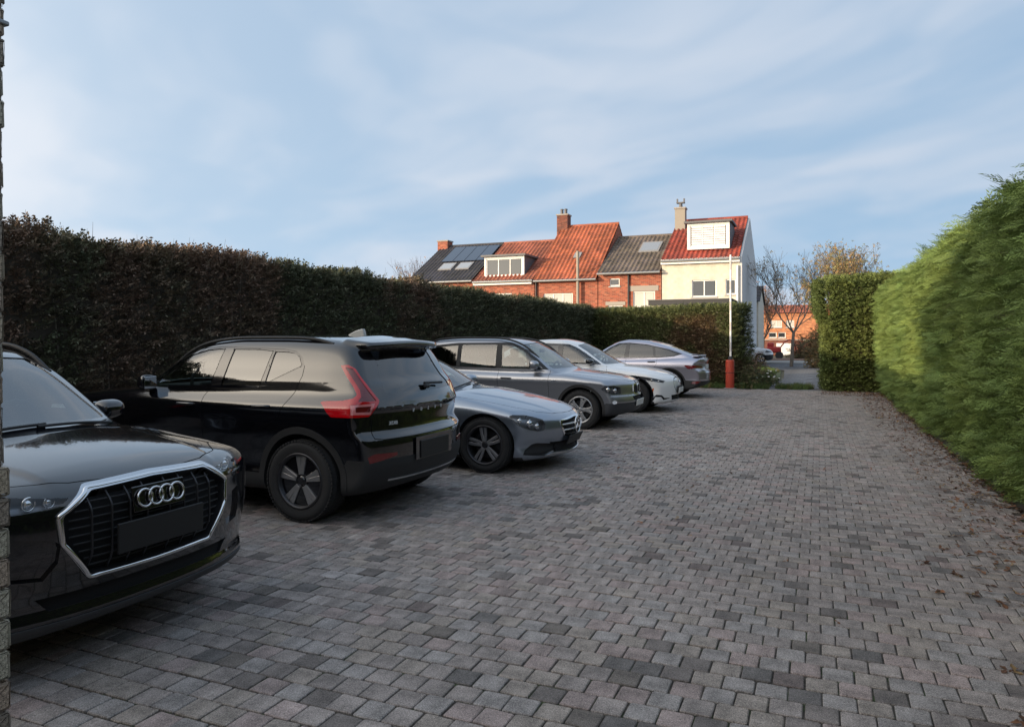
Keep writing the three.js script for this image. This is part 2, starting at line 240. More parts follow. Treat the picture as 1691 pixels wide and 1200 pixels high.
{ // right end: clipped block across the drive
  const x0 = 0.24, x1 = 2.4, Z = 24.55, H = 3.42, D = 1.7;
  const col = (q, r) => { const k = 0.65 + 0.7 * r(), n = fbm(q.x * 1.4, q.y * 1.1, 291, 3); return mix3([0.08, 0.115, 0.03], [0.15, 0.18, 0.045], clamp((n - 0.3) * 2, 0, 1)).map(v => v * k); };
  hedge('clipped_hedge', 'square clipped block of dark hedge at the mouth of the lane', 'clipped hedges round the car park', { seed: 331, count: 9500, geo: clippedGeo, size: 1.3, colour: col, deep: 0.24, bulge: (f, a, b) => (fbm(a * 1.2, b * 1.1, 297, 3) - 0.45) * 0.22 + (f.g ? 0.22 * sstep(1.9, 2.7, b) : 0),
    faces: [{ o: V3(x0, 0, -Z), u: V3(x1 - x0, 0, 0), v: V3(0, H, 0), n: V3(0, 0, 1) }, { o: V3(x0, H, -Z), u: V3(x1 - x0, 0, 0), v: V3(0, 0, -D), n: V3(0, 1, 0) }, { o: V3(x0, 0, -Z), u: V3(0, 0, -D), v: V3(0, H, 0), n: V3(-1, 0, 0), g: 1 }],
    core: [span(x0 + 0.12, x1, 0, H - 0.14, -Z - 0.18, -Z - D)] });
}
// ================================================================ buildings
function brickTex(seed, tones, mortar, n = 512, cols = 4, rows = 12) {      // 0.92 m x 0.9 m of brickwork, for walls too far off to tell the bricks apart
  return dataTex(n, (u, v) => { const row = Math.floor(v * rows), uu = u * cols + (row % 2) * 0.5, ci = ((Math.floor(uu) % cols) + cols) % cols, fx = uu - Math.floor(uu), fy = v * rows - row; if (fy < 0.14 || fx < 0.045) return mortar.map(c => c + (hash2(Math.floor(u * n), Math.floor(v * n), 2) - 0.5) * 18); const h = hash2(ci, row, seed), t = tones[Math.floor(h * tones.length)], k = 0.86 + 0.28 * hash2(ci, row, seed + 7) + (fbm(u * 40, v * 40, seed, 2, 40) - 0.4) * 0.25; return t.map(c => c * k); });
}
const BM = {
  red: new THREE.MeshStandardMaterial({ map: brickTex(3, [[158, 84, 62], [146, 74, 54], [168, 96, 72], [134, 68, 52]], [150, 132, 116]), roughness: 0.9 }),
  brown: new THREE.MeshStandardMaterial({ map: brickTex(9, [[112, 62, 50], [98, 54, 46], [124, 70, 56]], [120, 104, 94]), roughness: 0.9 }),
  beige: new THREE.MeshStandardMaterial({ map: brickTex(5, [[150, 134, 112], [138, 120, 98], [160, 144, 122]], [128, 118, 104]), roughness: 0.92 }),
  render: new THREE.MeshStandardMaterial({ map: dataTex(256, (u, v) => { const n = fbm(u * 5, v * 5, 41, 4, 5), f = fbm(u * 60, v * 60, 43, 2, 60), b = 206 + (n - 0.45) * 44 + (f - 0.4) * 14; return [b, b * 0.96, b * 0.89]; }), roughness: 0.92 }),
  cool: std(lin(0.62, 0.62, 0.63), 0.9), white: std(lin(0.78, 0.78, 0.77), 0.55), grey: std(lin(0.25, 0.25, 0.26), 0.7), dark: std(lin(0.03, 0.03, 0.034), 0.6), pane: new THREE.MeshPhysicalMaterial({ color: lin(0.03, 0.035, 0.04), roughness: 0.04, clearcoat: 1, clearcoatRoughness: 0.02 }), paleBlind: std(lin(0.5, 0.49, 0.46), 0.8), zinc: std(lin(0.28, 0.29, 0.3), 0.45, { metalness: 0.6 }), lead: std(lin(0.12, 0.12, 0.13), 0.6), concrete: std(lin(0.32, 0.29, 0.26), 0.9), chimney: std(lin(0.3, 0.27, 0.23), 0.92), sill: std(lin(0.36, 0.36, 0.36), 0.8),
};
const tileCol = (r, g, b) => new THREE.MeshStandardMaterial({ map: dataTex(256, (u, v) => { const ci = Math.floor(u * 16), ri = Math.floor(v * 12), h = hash2(ci, ri, 61), n = fbm(u * 5, v * 5, 63, 3, 5), k = 0.86 + 0.2 * h + (n - 0.45) * 0.45; return [r * k, g * k, b * k * (0.95 + 0.1 * hash2(ci, ri, 67))]; }), roughness: 0.8 });
const TM = { red: tileCol(164, 92, 64), rust: tileCol(152, 90, 70), deep: tileCol(146, 66, 52), grey: tileCol(104, 94, 86), black: tileCol(62, 62, 68) };
// pantiles: ribs down the slope, a step at every course. Eaves at (x0..x1, y0, z0), ridge at (y1, z1)
function tiledRoof(x0, x1, y0, z0, y1, z1, rib = 0.27, course = 0.36, amp = 0.055) {
  const slope = Math.hypot(y1 - y0, z1 - z0), nc = Math.max(2, Math.round(slope / course)), nu = Math.round((x1 - x0) / rib) * 6, pos = [], uv = [], idx = [], n = new THREE.Vector3(0, Math.abs(z1 - z0), (y1 - y0) * Math.sign(z0 - z1)).normalize();
  for (let r = 0; r < nc; r++) for (let e = 0; e < 2; e++) for (let i = 0; i <= nu; i++) { const t = (r + e) / nc, x = lerp(x0, x1, i / nu), w = amp * (0.5 + 0.5 * Math.cos((x - x0) / rib * Math.PI * 2)) + 0.03 * (1 - e); pos.push(x + n.x * w, lerp(y0, y1, t) + n.y * w, lerp(z0, z1, t) + n.z * w); uv.push((x - x0) / (rib * 16), (r + e * 0.98) / 12); }
  const at = (r, e, i) => (r * 2 + e) * (nu + 1) + i, q = (a, b, c, d) => idx.push(a, b, c, a, c, d);
  for (let r = 0; r < nc; r++) for (let i = 0; i < nu; i++) { q(at(r, 0, i), at(r, 0, i + 1), at(r, 1, i + 1), at(r, 1, i)); if (r + 1 < nc) q(at(r, 1, i), at(r, 1, i + 1), at(r + 1, 0, i + 1), at(r + 1, 0, i)); }
  const g = new THREE.BufferGeometry(); g.setAttribute('position', new THREE.Float32BufferAttribute(pos, 3)); g.setAttribute('uv', new THREE.Float32BufferAttribute(uv, 2)); g.setIndex(idx); const f = g.toNonIndexed(); f.computeVertexNormals(); return f;
}
function windowPart(root, x0, x1, y0, y1, zf, { lights = 1, frame = BM.white, pane = BM.pane, sill = true, deep = 0.12, blind = 0 } = {}) {   // zf: face of the wall (looks to +z)
  const f = 0.06, w = obj('window', [span(x0, x1, y1 - f, y1, zf - deep, zf - deep + 0.06), span(x0, x1, y0, y0 + f, zf - deep, zf - deep + 0.06), ...Array.from({ length: lights + 1 }, (_, i) => { const x = lerp(x0 + f / 2, x1 - f / 2, i / lights); return span(x - f / 2, x + f / 2, y0 + f, y1 - f, zf - deep + 0.001, zf - deep + 0.058); })], frame, root);
  for (let i = 0; i < lights; i++) { const a = lerp(x0 + f, x1 - f / 2, i / lights), b = lerp(x0 + f / 2, x1 - f, (i + 1) / lights); obj('pane', span(a, b - f / 2, y0 + f, y1 - f, zf - deep + 0.015, zf - deep + 0.03), blind ? BM.paleBlind : pane, w); }
  if (sill) obj('sill', span(x0 - 0.06, x1 + 0.06, y0 - 0.08, y0 - 0.004, zf - deep, zf + 0.05), BM.sill, w);
  return w;
}
// front wall with real openings: a grid of strips round the holes
function wallWithHoles(x0, x1, y0, y1, z0, z1, holes) {
  const sh = new THREE.Shape([[x0, y0], [x1, y0], [x1, y1], [x0, y1]].map(p => new THREE.Vector2(...p)));
  for (const [a, b, c, d] of holes) sh.holes.push(new THREE.Path([[a, c], [a, d], [b, d], [b, c]].map(p => new THREE.Vector2(...p))));
  return new THREE.ExtrudeGeometry(sh, { depth: z1 - z0, bevelEnabled: false }).translate(0, 0, z0);
}
const wallUV = g => metreUV(g, 1 / 0.92, 1 / 0.9);
function chimneyPart(root, x, y0, y1, z, w, mat, pots = 2) {
  const c = obj('chimney', [wallUV(span(x - w / 2, x + w / 2, y0, y1, z - w / 2, z + w / 2))], mat, root); obj('chimney_cap', span(x - w / 2 - 0.05, x + w / 2 + 0.05, y1 + 0.002, y1 + 0.09, z - w / 2 - 0.05, z + w / 2 + 0.05), BM.concrete, c);
  for (let i = 0; i < pots; i++) obj('chimney_pot', new THREE.LatheGeometry([[0.11, 0], [0.1, 0.3], [0.13, 0.33], [0.12, 0.38], [0.08, 0.4]].map(p => new THREE.Vector2(...p)), 14).translate(x + (i - (pots - 1) / 2) * 0.28, y1 + 0.09, z), BM.lead, c);
  return c;
}
const ZF = -42;
function terrace(name, label, x0, x1, eave, ridge, depth, wallMat, roofMat, holes, more) {
  const g = thing(name, label, 'house', [0, 0, 0], 0, 'terraced houses seen over the hedge'), zr = ZF - depth / 2, zb = ZF - depth;
  obj('front_wall', wallUV(wallWithHoles(x0, x1, 0, eave, ZF - 0.3, ZF, holes.map(h => h.slice(0, 4)))), wallMat, g);
  obj('rear_wall', wallUV(span(x0, x1, 0, eave, zb, zb + 0.3)), wallMat, g);
  for (const x of [x0, x1 - 0.25]) { const s = new THREE.Shape([[ -ZF + 0.31, 0], [-zb - 0.31, 0], [-zb - 0.31, eave - 0.1], [-zr, ridge - 0.12], [-ZF + 0.31, eave - 0.1]].map(p => new THREE.Vector2(...p))); obj('party_wall', wallUV(new THREE.ExtrudeGeometry(s, { depth: 0.25, bevelEnabled: false }).rotateY(Math.PI / 2).translate(x, 0, 0)), wallMat, g); }
  obj('interior_floor', span(x0 + 0.3, x1 - 0.3, 2.6, 2.8, zb + 0.3, ZF - 0.3), BM.concrete, g);
  const rf = obj('roof', [tiledRoof(x0, x1, eave - 0.1, ZF + 0.28, ridge, zr), tiledRoof(x0, x1, eave - 0.1, zb - 0.28, ridge, zr)], roofMat, g);
  obj('ridge_tiles', [new THREE.CylinderGeometry(0.1, 0.1, x1 - x0, 10, 1).rotateZ(Math.PI / 2).translate((x0 + x1) / 2, ridge + 0.02, zr)], roofMat, rf);
  obj('gutter', [new THREE.CylinderGeometry(0.07, 0.07, x1 - x0 - 0.02, 10).rotateZ(Math.PI / 2).translate((x0 + x1) / 2, eave - 0.14, ZF + 0.34)], BM.zinc, g);
  for (const [a, b, c, d, o] of holes) windowPart(g, a, b, c, d, ZF, o);
  if (more) more(g, rf, zr, zb);
  return g;
}
const roofPanel = (root, name, mat, x0, x1, t0, t1, eave, ridge, zr, lift, th) => {     // a slab lying on the front slope between the slope fractions t0 and t1
  const P = t => [lerp(eave - 0.1, ridge, t), lerp(ZF + 0.28, zr, t)], [ya, za] = P(t0), [yb, zb] = P(t1), L = Math.hypot(yb - ya, zb - za), an = Math.atan2(yb - ya, za - zb);
  return obj(name, box(x1 - x0, th, L).translate(0, th / 2, 0).rotateX(an).translate((x0 + x1) / 2, (ya + yb) / 2 + lift * Math.cos(an), (za + zb) / 2 + lift * Math.sin(an)), mat, root);
};
function dormer(g, x0, x1, y0, y1, zf, depth, lights, { blind = 0, cheek = BM.lead, shutters = 0 } = {}) {
  const d = obj('dormer', [span(x0, x0 + 0.14, y0, y1, zf - depth, zf), span(x1 - 0.14, x1, y0, y1, zf - depth, zf), span(x0 + 0.14, x1 - 0.14, y0, y0 + 0.14, zf - depth, zf), span(x0 + 0.14, x1 - 0.14, y1 - 0.12, y1, zf - depth, zf)], BM.white, g);
  obj('dormer_roof', span(x0 - 0.16, x1 + 0.16, y1 + 0.002, y1 + 0.12, zf - depth, zf + 0.22), cheek, d); for (const [a, b] of [[x0 - 0.03, x0 - 0.002], [x1 + 0.002, x1 + 0.03]]) obj('dormer_cheek', span(a, b, y0, y1, zf - depth, zf - 0.1), BM.lead, d);
  const w = windowPart(d, x0 + 0.14, x1 - 0.14, y0 + 0.14, y1 - 0.12, zf, { lights, sill: false, deep: 0.1 });
  for (let i = 0; shutters && i < lights; i++) { const a = lerp(x0 + 0.2, x1 - 0.2, i / lights) + 0.04, b = lerp(x0 + 0.2, x1 - 0.2, (i + 1) / lights) - 0.04; for (let k = 0; k < 9; k++) { const y = lerp(y0 + 0.24, y1 - 0.22, k / 8); obj('shutter_slat', span(a, b, y - 0.055, y + 0.045, zf - 0.06, zf - 0.03), BM.white, w); } }
  if (blind) obj('curtain', [new THREE.PlaneGeometry((x1 - x0) * 0.9, (y1 - y0) * 0.5).translate((x0 + x1) / 2, y1 - 0.4, zf - 0.16)], BM.paleBlind, w);
}
terrace('terraced_house', 'brick house with a black tiled roof carrying four solar panels', -25.2, -20.35, 5.45, 8.3, 9.6, BM.red, TM.black, [[-23.6, -22.4, 3.3, 4.5, { lights: 2 }]], (g, rf, zr) => {
  for (let i = 0; i < 4; i++) roofPanel(g, 'solar_panel', new THREE.MeshPhysicalMaterial({ color: lin(0.012, 0.016, 0.03), roughness: 0.12, clearcoat: 1 }), -23.9 + i * 0.88, -23.06 + i * 0.88, 0.5, 0.92, 5.45, 8.3, zr, 0.09, 0.04);
  for (const x of [-23.6, -22.3]) { const w = roofPanel(g, 'roof_window', BM.grey, x, x + 1.0, 0.28, 0.46, 5.45, 8.3, zr, 0.05, 0.06); roofPanel(w, 'pane', new THREE.MeshPhysicalMaterial({ color: lin(0.3, 0.32, 0.34), roughness: 0.08, clearcoat: 1 }), x + 0.08, x + 0.92, 0.3, 0.44, 5.45, 8.3, zr, 0.09, 0.03); }
  chimneyPart(g, -25.0, 7.4, 8.65, zr, 0.8, BM.red, 0);
});
terrace('terraced_house', 'brick house with a low rust tiled roof and a wide white dormer', -20.3, -16.2, 5.35, 8.3, 9.6, BM.red, TM.rust, [[-18.9, -17.7, 3.2, 4.5, { lights: 2 }]], (g, rf, zr) => { dormer(g, -19.75, -17.0, 5.5, 6.85, ZF - 0.3, 2.6, 3, { blind: 1 }); obj('bargeboard', span(-20.3, -16.3, 5.02, 5.3, ZF + 0.002, ZF + 0.26), BM.white, g); });
terrace('terraced_house', 'tall brick house with a steep orange tiled roof and a stubby chimney stack', -16.15, -12.15, 5.3, 9.25, 10.2, BM.red, TM.red, [[-15.6, -13.7, 3.1, 4.4, { lights: 3, sill: false, blind: 1 }]], (g, rf, zr) => {
  chimneyPart(g, -16.0, 8.2, 10.0, zr, 0.75, BM.brown, 2); roofPanel(g, 'roof_window', BM.grey, -14.2, -13.75, 0.36, 0.45, 5.3, 9.25, zr, 0.06, 0.06);
  obj('stove_pipe', new THREE.CylinderGeometry(0.09, 0.09, 3.2, 12).translate(-13.3, 5.3, ZF + 0.25), BM.chimney, g); obj('downpipe', [new THREE.CylinderGeometry(0.05, 0.05, 5.1, 10).translate(-16.05, 2.6, ZF + 0.08)], BM.dark, g);
});
terrace('terraced_house', 'brick house with a grey brown tiled roof and one roof window', -12.1, -8.35, 5.6, 8.25, 9.6, BM.red, TM.grey, [[-11.4, -10.8, 4.75, 5.2, {}], [-10.0, -8.7, 2.6, 4.4, { lights: 2, pane: BM.paleBlind }], [-11.5, -10.6, 2.9, 3.6, {}]], (g, rf, zr) => {
  const w = roofPanel(g, 'roof_window', BM.grey, -10.2, -8.95, 0.5, 0.78, 5.6, 8.25, zr, 0.05, 0.07); roofPanel(w, 'pane', new THREE.MeshPhysicalMaterial({ color: lin(0.25, 0.26, 0.27), roughness: 0.1, clearcoat: 1 }), -10.1, -9.05, 0.53, 0.75, 5.6, 8.25, zr, 0.1, 0.03);
  obj('lintel', [span(-11.65, -10.45, 3.61, 3.82, ZF + 0.002, ZF + 0.03), span(-10.25, -8.5, 4.41, 4.72, ZF + 0.002, ZF + 0.03)], BM.concrete, g); obj('downpipe', [new THREE.CylinderGeometry(0.05, 0.05, 5.4, 10).translate(-10.25, 2.75, ZF + 0.08)], BM.dark, g);
});
terrace('white_house', 'white rendered house with a red tiled roof and a shuttered dormer', -8.3, -4.0, 6.2, 9.15, 10.4, BM.render, TM.deep, [[-6.6, -5.25, 4.0, 4.95, { lights: 2, sill: true }], [-4.75, -4.35 + 0.15, 4.1, 4.95, {}]], (g, rf, zr, zb) => {
  dormer(g, -6.95, -4.6, 6.75, 8.25, ZF - 0.55, 2.4, 3, { shutters: 1 });
  obj('fascia', span(-8.32, -3.98, 5.88, 6.16, ZF + 0.002, ZF + 0.27), BM.white, g);
  chimneyPart(g, -7.95, 7.2, 9.75, zr + 1.0, 0.62, BM.chimney, 0); obj('chimney_cowl', [new THREE.CylinderGeometry(0.1, 0.12, 0.3, 12).translate(-7.95, 9.98, zr + 1.0), span(-8.2, -7.7, 10.13, 10.2, zr + 0.85, zr + 1.15), span(-8.2, -8.12, 10.2, 10.42, zr + 0.93, zr + 1.07), span(-7.78, -7.7, 10.2, 10.42, zr + 0.93, zr + 1.07)], BM.lead, g);
  const s = new THREE.Shape([[-ZF - 0.0, 0], [-zb, 0], [-zb, 6.2], [-zr, 9.1], [-ZF, 6.2]].map(p => new THREE.Vector2(...p))); obj('gable_wall', new THREE.ExtrudeGeometry(s, { depth: 0.12, bevelEnabled: false }).rotateY(Math.PI / 2).translate(-4.0 + 0.005, 0, 0), BM.cool, g);
  obj('downpipe', [new THREE.CylinderGeometry(0.055, 0.055, 5.6, 10).translate(-4.1, 2.9, ZF + 0.1)], BM.white, g);
});
{ const e = thing('flat_roof_extension', 'low white extension with a dark flat roof edge at the foot of the white house', 'extension'); obj('wall', span(-8.3, -4.25, 0, 3.42, ZF + 3.0, ZF + 0.02), BM.render, e); obj('roof_edge', span(-8.42, -4.15, 3.422, 3.68, ZF + 3.12, ZF + 0.02), BM.dark, e); obj('capping', span(-8.46, -4.1, 3.682, 3.72, ZF + 3.16, ZF + 0.02), BM.lead, e); }
{ // the building behind the camera, whose bulk shades the car park, and the corner pier of its side wall
  const x0 = -16.3, x1 = -1.85, z0 = 14, z1 = 4, H = 5.6, g = thing('brick_building', 'beige brick building behind the car park, seen mirrored in the car windows', 'building');
  obj('wall', [wallUV(span(x0, x1 - 0.3, 0, H, z1, z0))], BM.beige, g); obj('flat_roof', span(x0 - 0.15, x1 - 0.2, H + 0.002, H + 0.16, z1 - 0.12, z0 + 0.1), BM.lead, g);
}
{
  const x1 = -1.85, z1 = -1.165, H = 2.95, g = thing('brick_pier', 'beige brick wall pier standing beside the suv with the octagonal grille', 'wall');
  obj('wall', [wallUV(span(x1 - 0.24, x1 - 0.02, 0, H, z1 + 0.12, 3.99))], BM.beige, g);
  obj('corner_mortar', [span(x1 - 0.24, x1 - 0.006, 0, H - 0.002, z1 + 0.004, z1 + 0.1175)], std(lin(0.34, 0.31, 0.27), 0.95), g);
  const r = rng(515), tones = [[0.3, 0.25, 0.185], [0.25, 0.2, 0.15], [0.33, 0.285, 0.22], [0.21, 0.175, 0.14], [0.29, 0.225, 0.17]].map(c => new THREE.MeshStandardMaterial({ color: lin(...c.map(v => Math.min(1, v * 3.2))), roughness: 0.93, bumpMap: grainBump, bumpScale: 0.002, map: grainTex }));
  const bgs = [0, 1, 2].map(k => { const b = rbox(0.21, 0.0695, 0.1, 0.007, 0, 0, 0, 1), p = b.attributes.position, rr = rng(70 + k); for (let i = 0; i < p.count; i++) p.setXYZ(i, p.getX(i) + (rr() - 0.5) * 0.004, p.getY(i) + (rr() - 0.5) * 0.004, p.getZ(i) + (rr() - 0.5) * 0.004); return metreUV(b, 1.5); });
  for (let k = 0; k * 0.0755 < H - 0.08; k++) { const y = 0.04 + k * 0.0755, pl = y < 1.29 ? 0.012 : 0; const b = obj('brick', bgs[k % 3], tones[Math.floor(r() * 5)], g); b.position.set(x1 - 0.105 + pl * 0.5 + (r() - 0.5) * 0.004, y, z1 + 0.05 - pl + (r() - 0.5) * 0.005); b.scale.z = 1 + (r() - 0.5) * 0.04; }
  obj('metal_ledge', rbox(0.28, 0.012, 0.12, 0.004, x1 - 0.135, 2.38, z1 + 0.05), BM.zinc, g);
}
// ================================================================ beyond the car park: lane, verge, street
const asphT = dataTex(256, (u, v) => { const b = 98 + (fbm(u * 50, v * 50, 141, 3, 50) - 0.45) * 90 + (fbm(u * 4, v * 4, 143, 3, 4) - 0.45) * 70; return [b, b, b * 1.02]; });
{ const s = new THREE.Shape([[-1.9, 24.2], [2.5, 24.2], [3.5, 40], [4.5, 52], [-6, 52], [-3.2, 47], [-1.6, 40], [-1.3, 32]].map(p => new THREE.Vector2(...p))); struct('lane', metreUV(new THREE.ShapeGeometry(s).rotateX(-Math.PI / 2).translate(0, -0.02, 0), 0.4), new THREE.MeshStandardMaterial({ map: asphT, roughness: 0.92 })); }
struct('street', metreUV(new THREE.PlaneGeometry(160, 6.5).rotateX(-Math.PI / 2).translate(-10, -0.012, -56), 0.4), std(lin(0.3, 0.29, 0.27), 0.9));
struct('pavement', [span(-90, 70, -0.05, 0.1, -60.6, -59.3)], std(lin(0.3, 0.2, 0.16), 0.9));
{ const s = new THREE.Shape([[-9.5, 29.2], [-1.95, 24.9], [-1.45, 32], [-1.75, 40], [-3.4, 47], [-6, 52.5], [-9.5, 52.5]].map(p => new THREE.Vector2(...p))); struct('verge', new THREE.ShapeGeometry(s).rotateX(-Math.PI / 2).translate(0, -0.016, 0), std(lin(0.06, 0.075, 0.025), 0.95)); }
struct('lawn', [span(1.75, 40, -0.05, -0.02, 5, -24.4)], std(lin(0.05, 0.07, 0.02), 0.95));
function bladeTuft(seed, n, h) { const r = rng(seed), pos = []; for (let i = 0; i < n; i++) { const a = r() * 6.28, d = r() * 0.07, x = Math.cos(a) * d, z = Math.sin(a) * d, l = h * (0.5 + r()), bx = (r() - 0.5) * l * 0.9, bz = (r() - 0.5) * l * 0.9, w = 0.004; pos.push(x - w, 0, z, x + w, 0, z, x + bx, l, z + bz); } const g = new THREE.BufferGeometry(); g.setAttribute('position', new THREE.Float32BufferAttribute(pos, 3)); g.computeVertexNormals(); return g; }
{ const r = rng(601), n = 5200, im = new THREE.InstancedMesh(bladeTuft(5, 26, 0.1), leafMat(0.8), n), o = new THREE.Object3D(), c = new THREE.Color(); let i = 0;
  while (i < n) { const Z = 24.9 + Math.pow(r(), 1.3) * 24, xr = -1.5 - 0.35 * Math.sin((Z - 25) * 0.15) - Math.max(0, Z - 38) * 0.22, clump = i < 160; let x, z; if (clump) { const a = r() * 6.28, d = Math.sqrt(r()); x = -0.75 + Math.cos(a) * d * 0.55; z = 25.6 + Math.sin(a) * d * 0.6; } else { x = xr - r() * 5.5 * (0.25 + 0.75 * r()); z = Z; } o.position.set(x, -0.02, -z); o.rotation.set(0, r() * 6.28, 0); o.scale.setScalar(0.7 + 1.1 * r()); o.updateMatrix(); im.setMatrixAt(i, o.matrix); const k = 0.7 + 0.6 * r(); im.setColorAt(i++, r() < 0.2 ? c.setRGB(0.13 * k, 0.11 * k, 0.04 * k) : c.setRGB(0.06 * k, 0.1 * k, 0.025 * k)); }
  im.name = numbered('grass'); im.userData.kind = 'stuff'; im.userData.label = 'rough green grass on the verge beside the lane'; im.userData.category = 'grass'; im.castShadow = im.receiveShadow = true; scene.add(im); }
{ const r = rng(611), lg = leafCluster(9, { n: 3, len: 0.02, leaf: 0.05, wide: 0.6, spread: 0.2, flat: 0.2 }), n = 3600, im = new THREE.InstancedMesh(lg, leafMat(0.85), n), o = new THREE.Object3D(), c = new THREE.Color();
  for (let i = 0; i < n; i++) { const side = r(), Z = 4 + Math.pow(r(), 0.9) * 20; let x = 1.74 - Math.pow(r(), 2.2) * (0.5 + 0.6 * fbm(Z, 0, 5, 2)), z = Z; if (side > 0.86) { x = 1.7 - r() * 1.6; z = 22.6 + r() * 1.8; } else if (side > 0.8) { x = -8.2 + r() * 0.9; } else if (side > 0.77) { x = -3 + r() * 4.6; z = 4 + r() * 18; } else if (side > 0.745) { const k = Math.floor(r() * 16), q = rng(4000 + k); x = 0.55 + q() * 1.1 + (r() - 0.5) * 0.07; z = 3.1 + q() * 3.4 + (r() - 0.5) * 0.05; } o.position.set(x, 0.004 + r() * 0.012, -z); o.rotation.set((r() - 0.5) * 0.7, r() * 6.28, (r() - 0.5) * 0.7); o.scale.setScalar(0.4 + 0.55 * r()); o.updateMatrix(); im.setMatrixAt(i, o.matrix); const k = 0.6 + 0.8 * r(), h = r(); im.setColorAt(i, h < 0.5 ? c.setRGB(0.15 * k, 0.07 * k, 0.035 * k) : h < 0.8 ? c.setRGB(0.08 * k, 0.045 * k, 0.03 * k) : c.setRGB(0.2 * k, 0.13 * k, 0.06 * k)); }
  im.name = numbered('leaf_litter'); im.userData.kind = 'stuff'; im.userData.label = 'brown fallen leaves and needles along the hedge foot'; im.userData.category = 'leaves'; im.castShadow = im.receiveShadow = true; scene.add(im); }
// ================================================================ trees and shrubs
function growTree(name, label, [x, z], { h, seed, spread = 0.5, levels = 5, leaves = 0, leafCol, leafGeo, leafSize = 1, r0 = 0.12, bark = lin(0.12, 0.1, 0.08), clear = 0.3, group }) {
  const T = thing(name, label, 'tree', [x, -0.02, z], 0, group), r = rng(seed), limbs = [], tips = [];
  const seg = (a, b, ra, rb) => { const d = b.clone().sub(a), L = d.length(), g = new THREE.CylinderGeometry(rb, ra, L, ra > 0.03 ? 9 : ra > 0.012 ? 5 : 3, 1, true).translate(0, L / 2, 0); g.applyQuaternion(new THREE.Quaternion().setFromUnitVectors(V3(0, 1, 0), d.normalize())); return g.translate(a.x, a.y, a.z); };
  const trunk = []; let p = V3(0, 0, 0), rad = r0; const top = h * clear; for (let i = 0; i < 4; i++) { const q = p.clone().add(V3((r() - 0.5) * 0.1, top / 4, (r() - 0.5) * 0.1)); trunk.push(seg(p, q, rad, rad * 0.93)); p = q; rad *= 0.93; }
  obj('trunk', trunk, std(bark, 0.95), T);
  const grow = (p, d, L, ra, lv) => { let a = p; const n = 3; for (let i = 0; i < n; i++) { d = d.clone().add(V3((r() - 0.5) * 0.35, (r() - 0.25) * 0.22, (r() - 0.5) * 0.35)).normalize(); const b = a.clone().addScaledVector(d, L / n); limbs.push(seg(a, b, ra * (1 - i * 0.14), ra * (0.86 - i * 0.14))); a = b; if (lv <= 2) tips.push([b, d]); if (lv > 0 && i < n - 1 && r() < 0.75) { const e = d.clone().add(V3((r() - 0.5) * 2 * spread, (r() - 0.3) * spread, (r() - 0.5) * 2 * spread).multiplyScalar(1.5)).normalize(); grow(b, e, L * (0.62 + 0.2 * r()), ra * 0.55, lv - 1); } }
    if (lv > 0) for (let k = 0; k < 2 + (r() < 0.4 ? 1 : 0); k++) { const e = d.clone().add(V3((r() - 0.5) * 2 * spread, (r() - 0.25) * spread, (r() - 0.5) * 2 * spread)).normalize(); grow(a, e, L * (0.66 + 0.2 * r()), ra * 0.6, lv - 1); } };
  for (let k = 0; k < 4; k++) { const a = k / 4 * 6.28 + r(); grow(p.clone(), V3(Math.cos(a) * spread, 0.9, Math.sin(a) * spread).normalize(), h * (1 - clear) * 0.36, rad * 0.6, levels - 2); }
  obj('branches', limbs, std(bark, 0.95), T);
  if (leaves) { const im = new THREE.InstancedMesh(leafGeo, leafMat(0.8), leaves), o = new THREE.Object3D(), c = new THREE.Color(); for (let i = 0; i < leaves; i++) { const t = tips[Math.floor(r() * tips.length)]; o.position.copy(t[0]).add(V3((r() - 0.5) * 0.35, (r() - 0.5) * 0.35, (r() - 0.5) * 0.35)); o.rotation.set(r() * 6.28, r() * 6.28, r() * 6.28); o.scale.setScalar(leafSize * (0.6 + 0.8 * r())); o.updateMatrix(); im.setMatrixAt(i, o.matrix); const k = 0.65 + 0.7 * r(), cc = leafCol[Math.floor(r() * leafCol.length)]; im.setColorAt(i, c.setRGB(cc[0] * k, cc[1] * k, cc[2] * k)); } im.name = 'crown'; im.userData.kind = 'stuff'; im.castShadow = true; T.add(im); }
  return T;
}
const bigLeaf = leafCluster(21, { n: 6, len: 0.2, leaf: 0.11, wide: 0.7, spread: 0.9, flat: 0.8 });
growTree('bare_tree', 'bare pale grey tree with a few yellow leaves at the street corner', [-1.45, -46], { h: 6.6, seed: 41, spread: 0.62, levels: 6, r0: 0.11, clear: 0.3, bark: lin(0.16, 0.14, 0.12), leaves: 260, leafGeo: bigLeaf, leafCol: [[0.3, 0.2, 0.04], [0.2, 0.13, 0.05]], leafSize: 0.6 });
growTree('autumn_tree', 'autumn tree with sparse golden leaves rising behind the clipped block', [1.0, -38.5], { h: 5.9, seed: 52, spread: 0.5, levels: 6, r0: 0.14, clear: 0.25, leaves: 3400, leafGeo: bigLeaf, leafCol: [[0.3, 0.19, 0.08], [0.22, 0.16, 0.07], [0.17, 0.17, 0.07]], leafSize: 0.45 });
growTree('bare_tree', 'thin twiggy bare tree rising behind the solar panel house', [-26.2, -46], { h: 7.2, seed: 63, spread: 0.5, levels: 6, r0: 0.12, clear: 0.4, bark: lin(0.14, 0.11, 0.09), leaves: 200, leafGeo: bigLeaf, leafCol: [[0.3, 0.17, 0.07]], leafSize: 0.5 });
growTree('bare_tree', 'low bare brown tree in front of the far low brick house', [-4.4, -66], { h: 6.2, seed: 74, spread: 0.75, levels: 6, r0: 0.16, clear: 0.25, bark: lin(0.14, 0.1, 0.08), leaves: 500, leafGeo: bigLeaf, leafCol: [[0.28, 0.14, 0.06]], leafSize: 0.7 });
